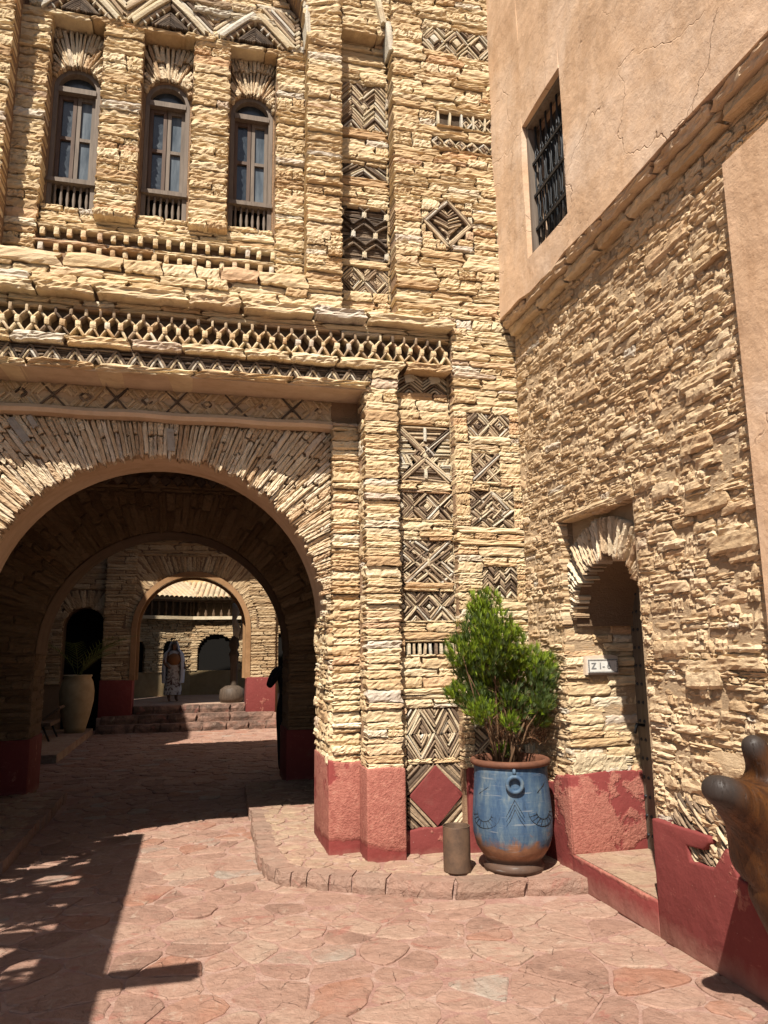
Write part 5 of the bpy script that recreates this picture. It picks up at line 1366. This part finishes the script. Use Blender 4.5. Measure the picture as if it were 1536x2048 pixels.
for i in range(9):
    for j in range(n): a = i * (n + 1) + j; q.f.append((a, a + 1, a + n + 2, a + n + 1))
q.build('veil', 'veil_cloth', pr, True)
q = MB(); q.lathe(P(0, -.02, .68), [(.10, -.12), (.175, -.02), (.16, .10), (.08, .17)], 16); q.build('bodice', 'orange_cloth', pr, True)

# ================================================================== things in the courts
JR = thing('clay_jar', 'tall yellowish clay jar with palm fronds on the left courtyard pavement', 'jar', (-2.22, 16.0, .13))
jc = (-2.22, 16.0, .13)
q = MB(); q.lathe(jc, [(.0, 0), (.18, 0), (.21, .12), (.27, .35), (.315, .60), (.32, .78), (.29, .95), (.25, 1.03), (.27, 1.07), (.26, 1.09), (.22, 1.06), (.20, .95), (.0, .93)], 36); q.build('body', 'clay_jar', JR, True)
PM = thing('palm_plant', 'thin palm plant with drooping fronds growing in the clay jar', 'plant', (-2.22, 16.0, 1.06))
for k in range(9):
    a = random.uniform(0, 6.28); ln = random.uniform(1.0, 1.7); q = MB(); pts = []
    for i in range(9): t = i / 8; pts.append(Vector((jc[0] + math.cos(a) * .75 * ln * t ** 1.5, jc[1] + math.sin(a) * .5 * ln * t ** 1.5, 1.05 + ln * (t - .42 * t * t))))
    q.tube(pts, [.012 * (1 - .8 * i / 8) for i in range(9)], 5)
    for i in range(3, 9):
        for s_ in (-1, 1):
            for m_ in (0, .5):
                p = pts[i - 1].lerp(pts[i], m_); d = (pts[i] - pts[i - 1]).normalized(); sd = d.cross(Vector((0, 0, 1))).normalized() * s_; e = p + (sd + d * .9).normalized() * .26; w_ = d * .012
                q.quad(p - w_, p + w_, e + w_ * .2, e - w_ * .2)
    q.build('frond', 'leaf_palm', PM)
BE = thing('iron_bench', 'low dark bench with splayed legs on the left courtyard pavement', 'bench', (-2.6, 15.0, .13))
q = MB(); q.obox((-2.62, 14.9, .42), (1, 0, 0), (0, 1, 0), (0, 0, 1), .22, .5, .03); q.build('seat', 'beam_wood', BE)
q = MB(); q.obox((-2.5, 15.25, .56), (.8, 0, .6), (0, 1, 0), (-.6, 0, .8), .18, .25, .02); q.build('raised_end', 'beam_wood', BE)
for sx in (-1, 1):
    for y in (14.5, 15.3): q = MB(); q.tube([(-2.62 + sx * .08, y, .40), (-2.62 + sx * .2, y, .13)], .02, 6); q.build('leg', 'iron', BE, True)
ST_ = thing('carved_post', 'tall carved dark wooden post on a round base inside the inner arch', 'statue', (.86, 18.6, .455))
q = MB(); q.lathe((.86, 18.6, .455), [(.0, 0), (.26, 0), (.30, .12), (.28, .30), (.16, .38), (.0, .40)], 24, .03); q.build('base', 'carved_wood', ST_, True)
q = MB(); q.lathe((.90, 18.62, .8), [(.09, 0), (.085, .5), (.11, .72), (.13, .78), (.08, .86), (.13, .98), (.10, 1.12), (.06, 1.2)], 16, .06); q.build('shaft', 'carved_wood', ST_, True)
q = MB(); q.tube([(.92, 18.62, 1.95), (.95, 18.6, 2.15), (.88, 18.6, 2.4), (.93, 18.62, 2.62), (.85, 18.6, 2.78)], [.06, .10, .055, .10, .03], 10); q.build('horned_head', 'stone_grey', ST_, True)
q = MB(); q.tube([(1.02, 18.62, 1.9), (1.10, 18.6, 2.15), (1.06, 18.6, 2.45)], [.04, .07, .015], 8); q.build('side_horn', 'stone_grey', ST_, True)
LA = thing('wall_lantern', 'small dark metal lantern hanging on the courtyard wall above the cloth', 'lantern', (-2.6, 14.2, 2.6))
q = MB(); q.lathe((-2.62, 14.2, 2.6), [(.0, 0), (.08, .02), (.11, .22), (.12, .24), (.05, .32), (.0, .36)], 8); q.build('body', 'iron', LA)
q = MB(); q.tube([(-2.62, 14.2, 2.95), (-2.7, 14.2, 3.02), (-3.02, 14.2, 3.02)], .012, 6); q.build('bracket', 'iron', LA, True)

# ================================================================== pergola left of the camera, out of frame: it throws the shade on the paving
PG = thing('pergola', 'thatched wooden pergola standing out of frame on the left, shading the paving', 'pergola', (-2.4, 3.4, 0))
for x in (-1.80, -3.3):
    for y in (1.2, 3.2, 5.1): q = MB(); q.tube([(x, y, 0), (x, y, 2.95)], .07, 8); q.build('post', 'bark', PG, True)
for x in (-1.75, -3.3): q = MB(); q.box(x - .07, x + .07, .9, 5.45, 2.93, 3.05); q.build('beam', 'beam_wood', PG)
for y, x1 in ((1.0, -1.6), (1.75, -1.6), (2.36, -1.06), (3.1, -1.66), (3.8, -1.66), (4.5, -1.66), (5.2, -1.66)): q = MB(); q.box(-3.5, x1, y - .075, y + .075, 3.05, 3.17); q.build('rafter', 'beam_wood', PG)
q = MB(); q.box(-1.90, -1.545, .7, 5.5, 3.172, 3.20); q.build('roof_board', 'beam_wood', PG)
q = MB(); random.seed(5)
for k in range(1500):
    x = random.uniform(-3.5, -1.82); y = random.uniform(.7, 5.5)
    if -2.4 < x < -1.95 and (math.sin(y * 4.2 + x * 2) > .25): continue
    a = random.gauss(0, .35); L = random.uniform(.15, .34); d = Vector((math.cos(a), math.sin(a), random.uniform(-.05, .05))) * L; w_ = Vector((-math.sin(a), math.cos(a), 0)) * random.uniform(.025, .05); p = Vector((x, y, 3.19 + random.uniform(0, .06)))
    if (p + d).x > -1.66 or (p - d).x > -1.66: continue
    q.quad(p - d, p - d * .2 + w_, p + d, p - d * .2 - w_)
q.build('palm_thatch', 'leaf_palm', PG)['kind'] = 'stuff'
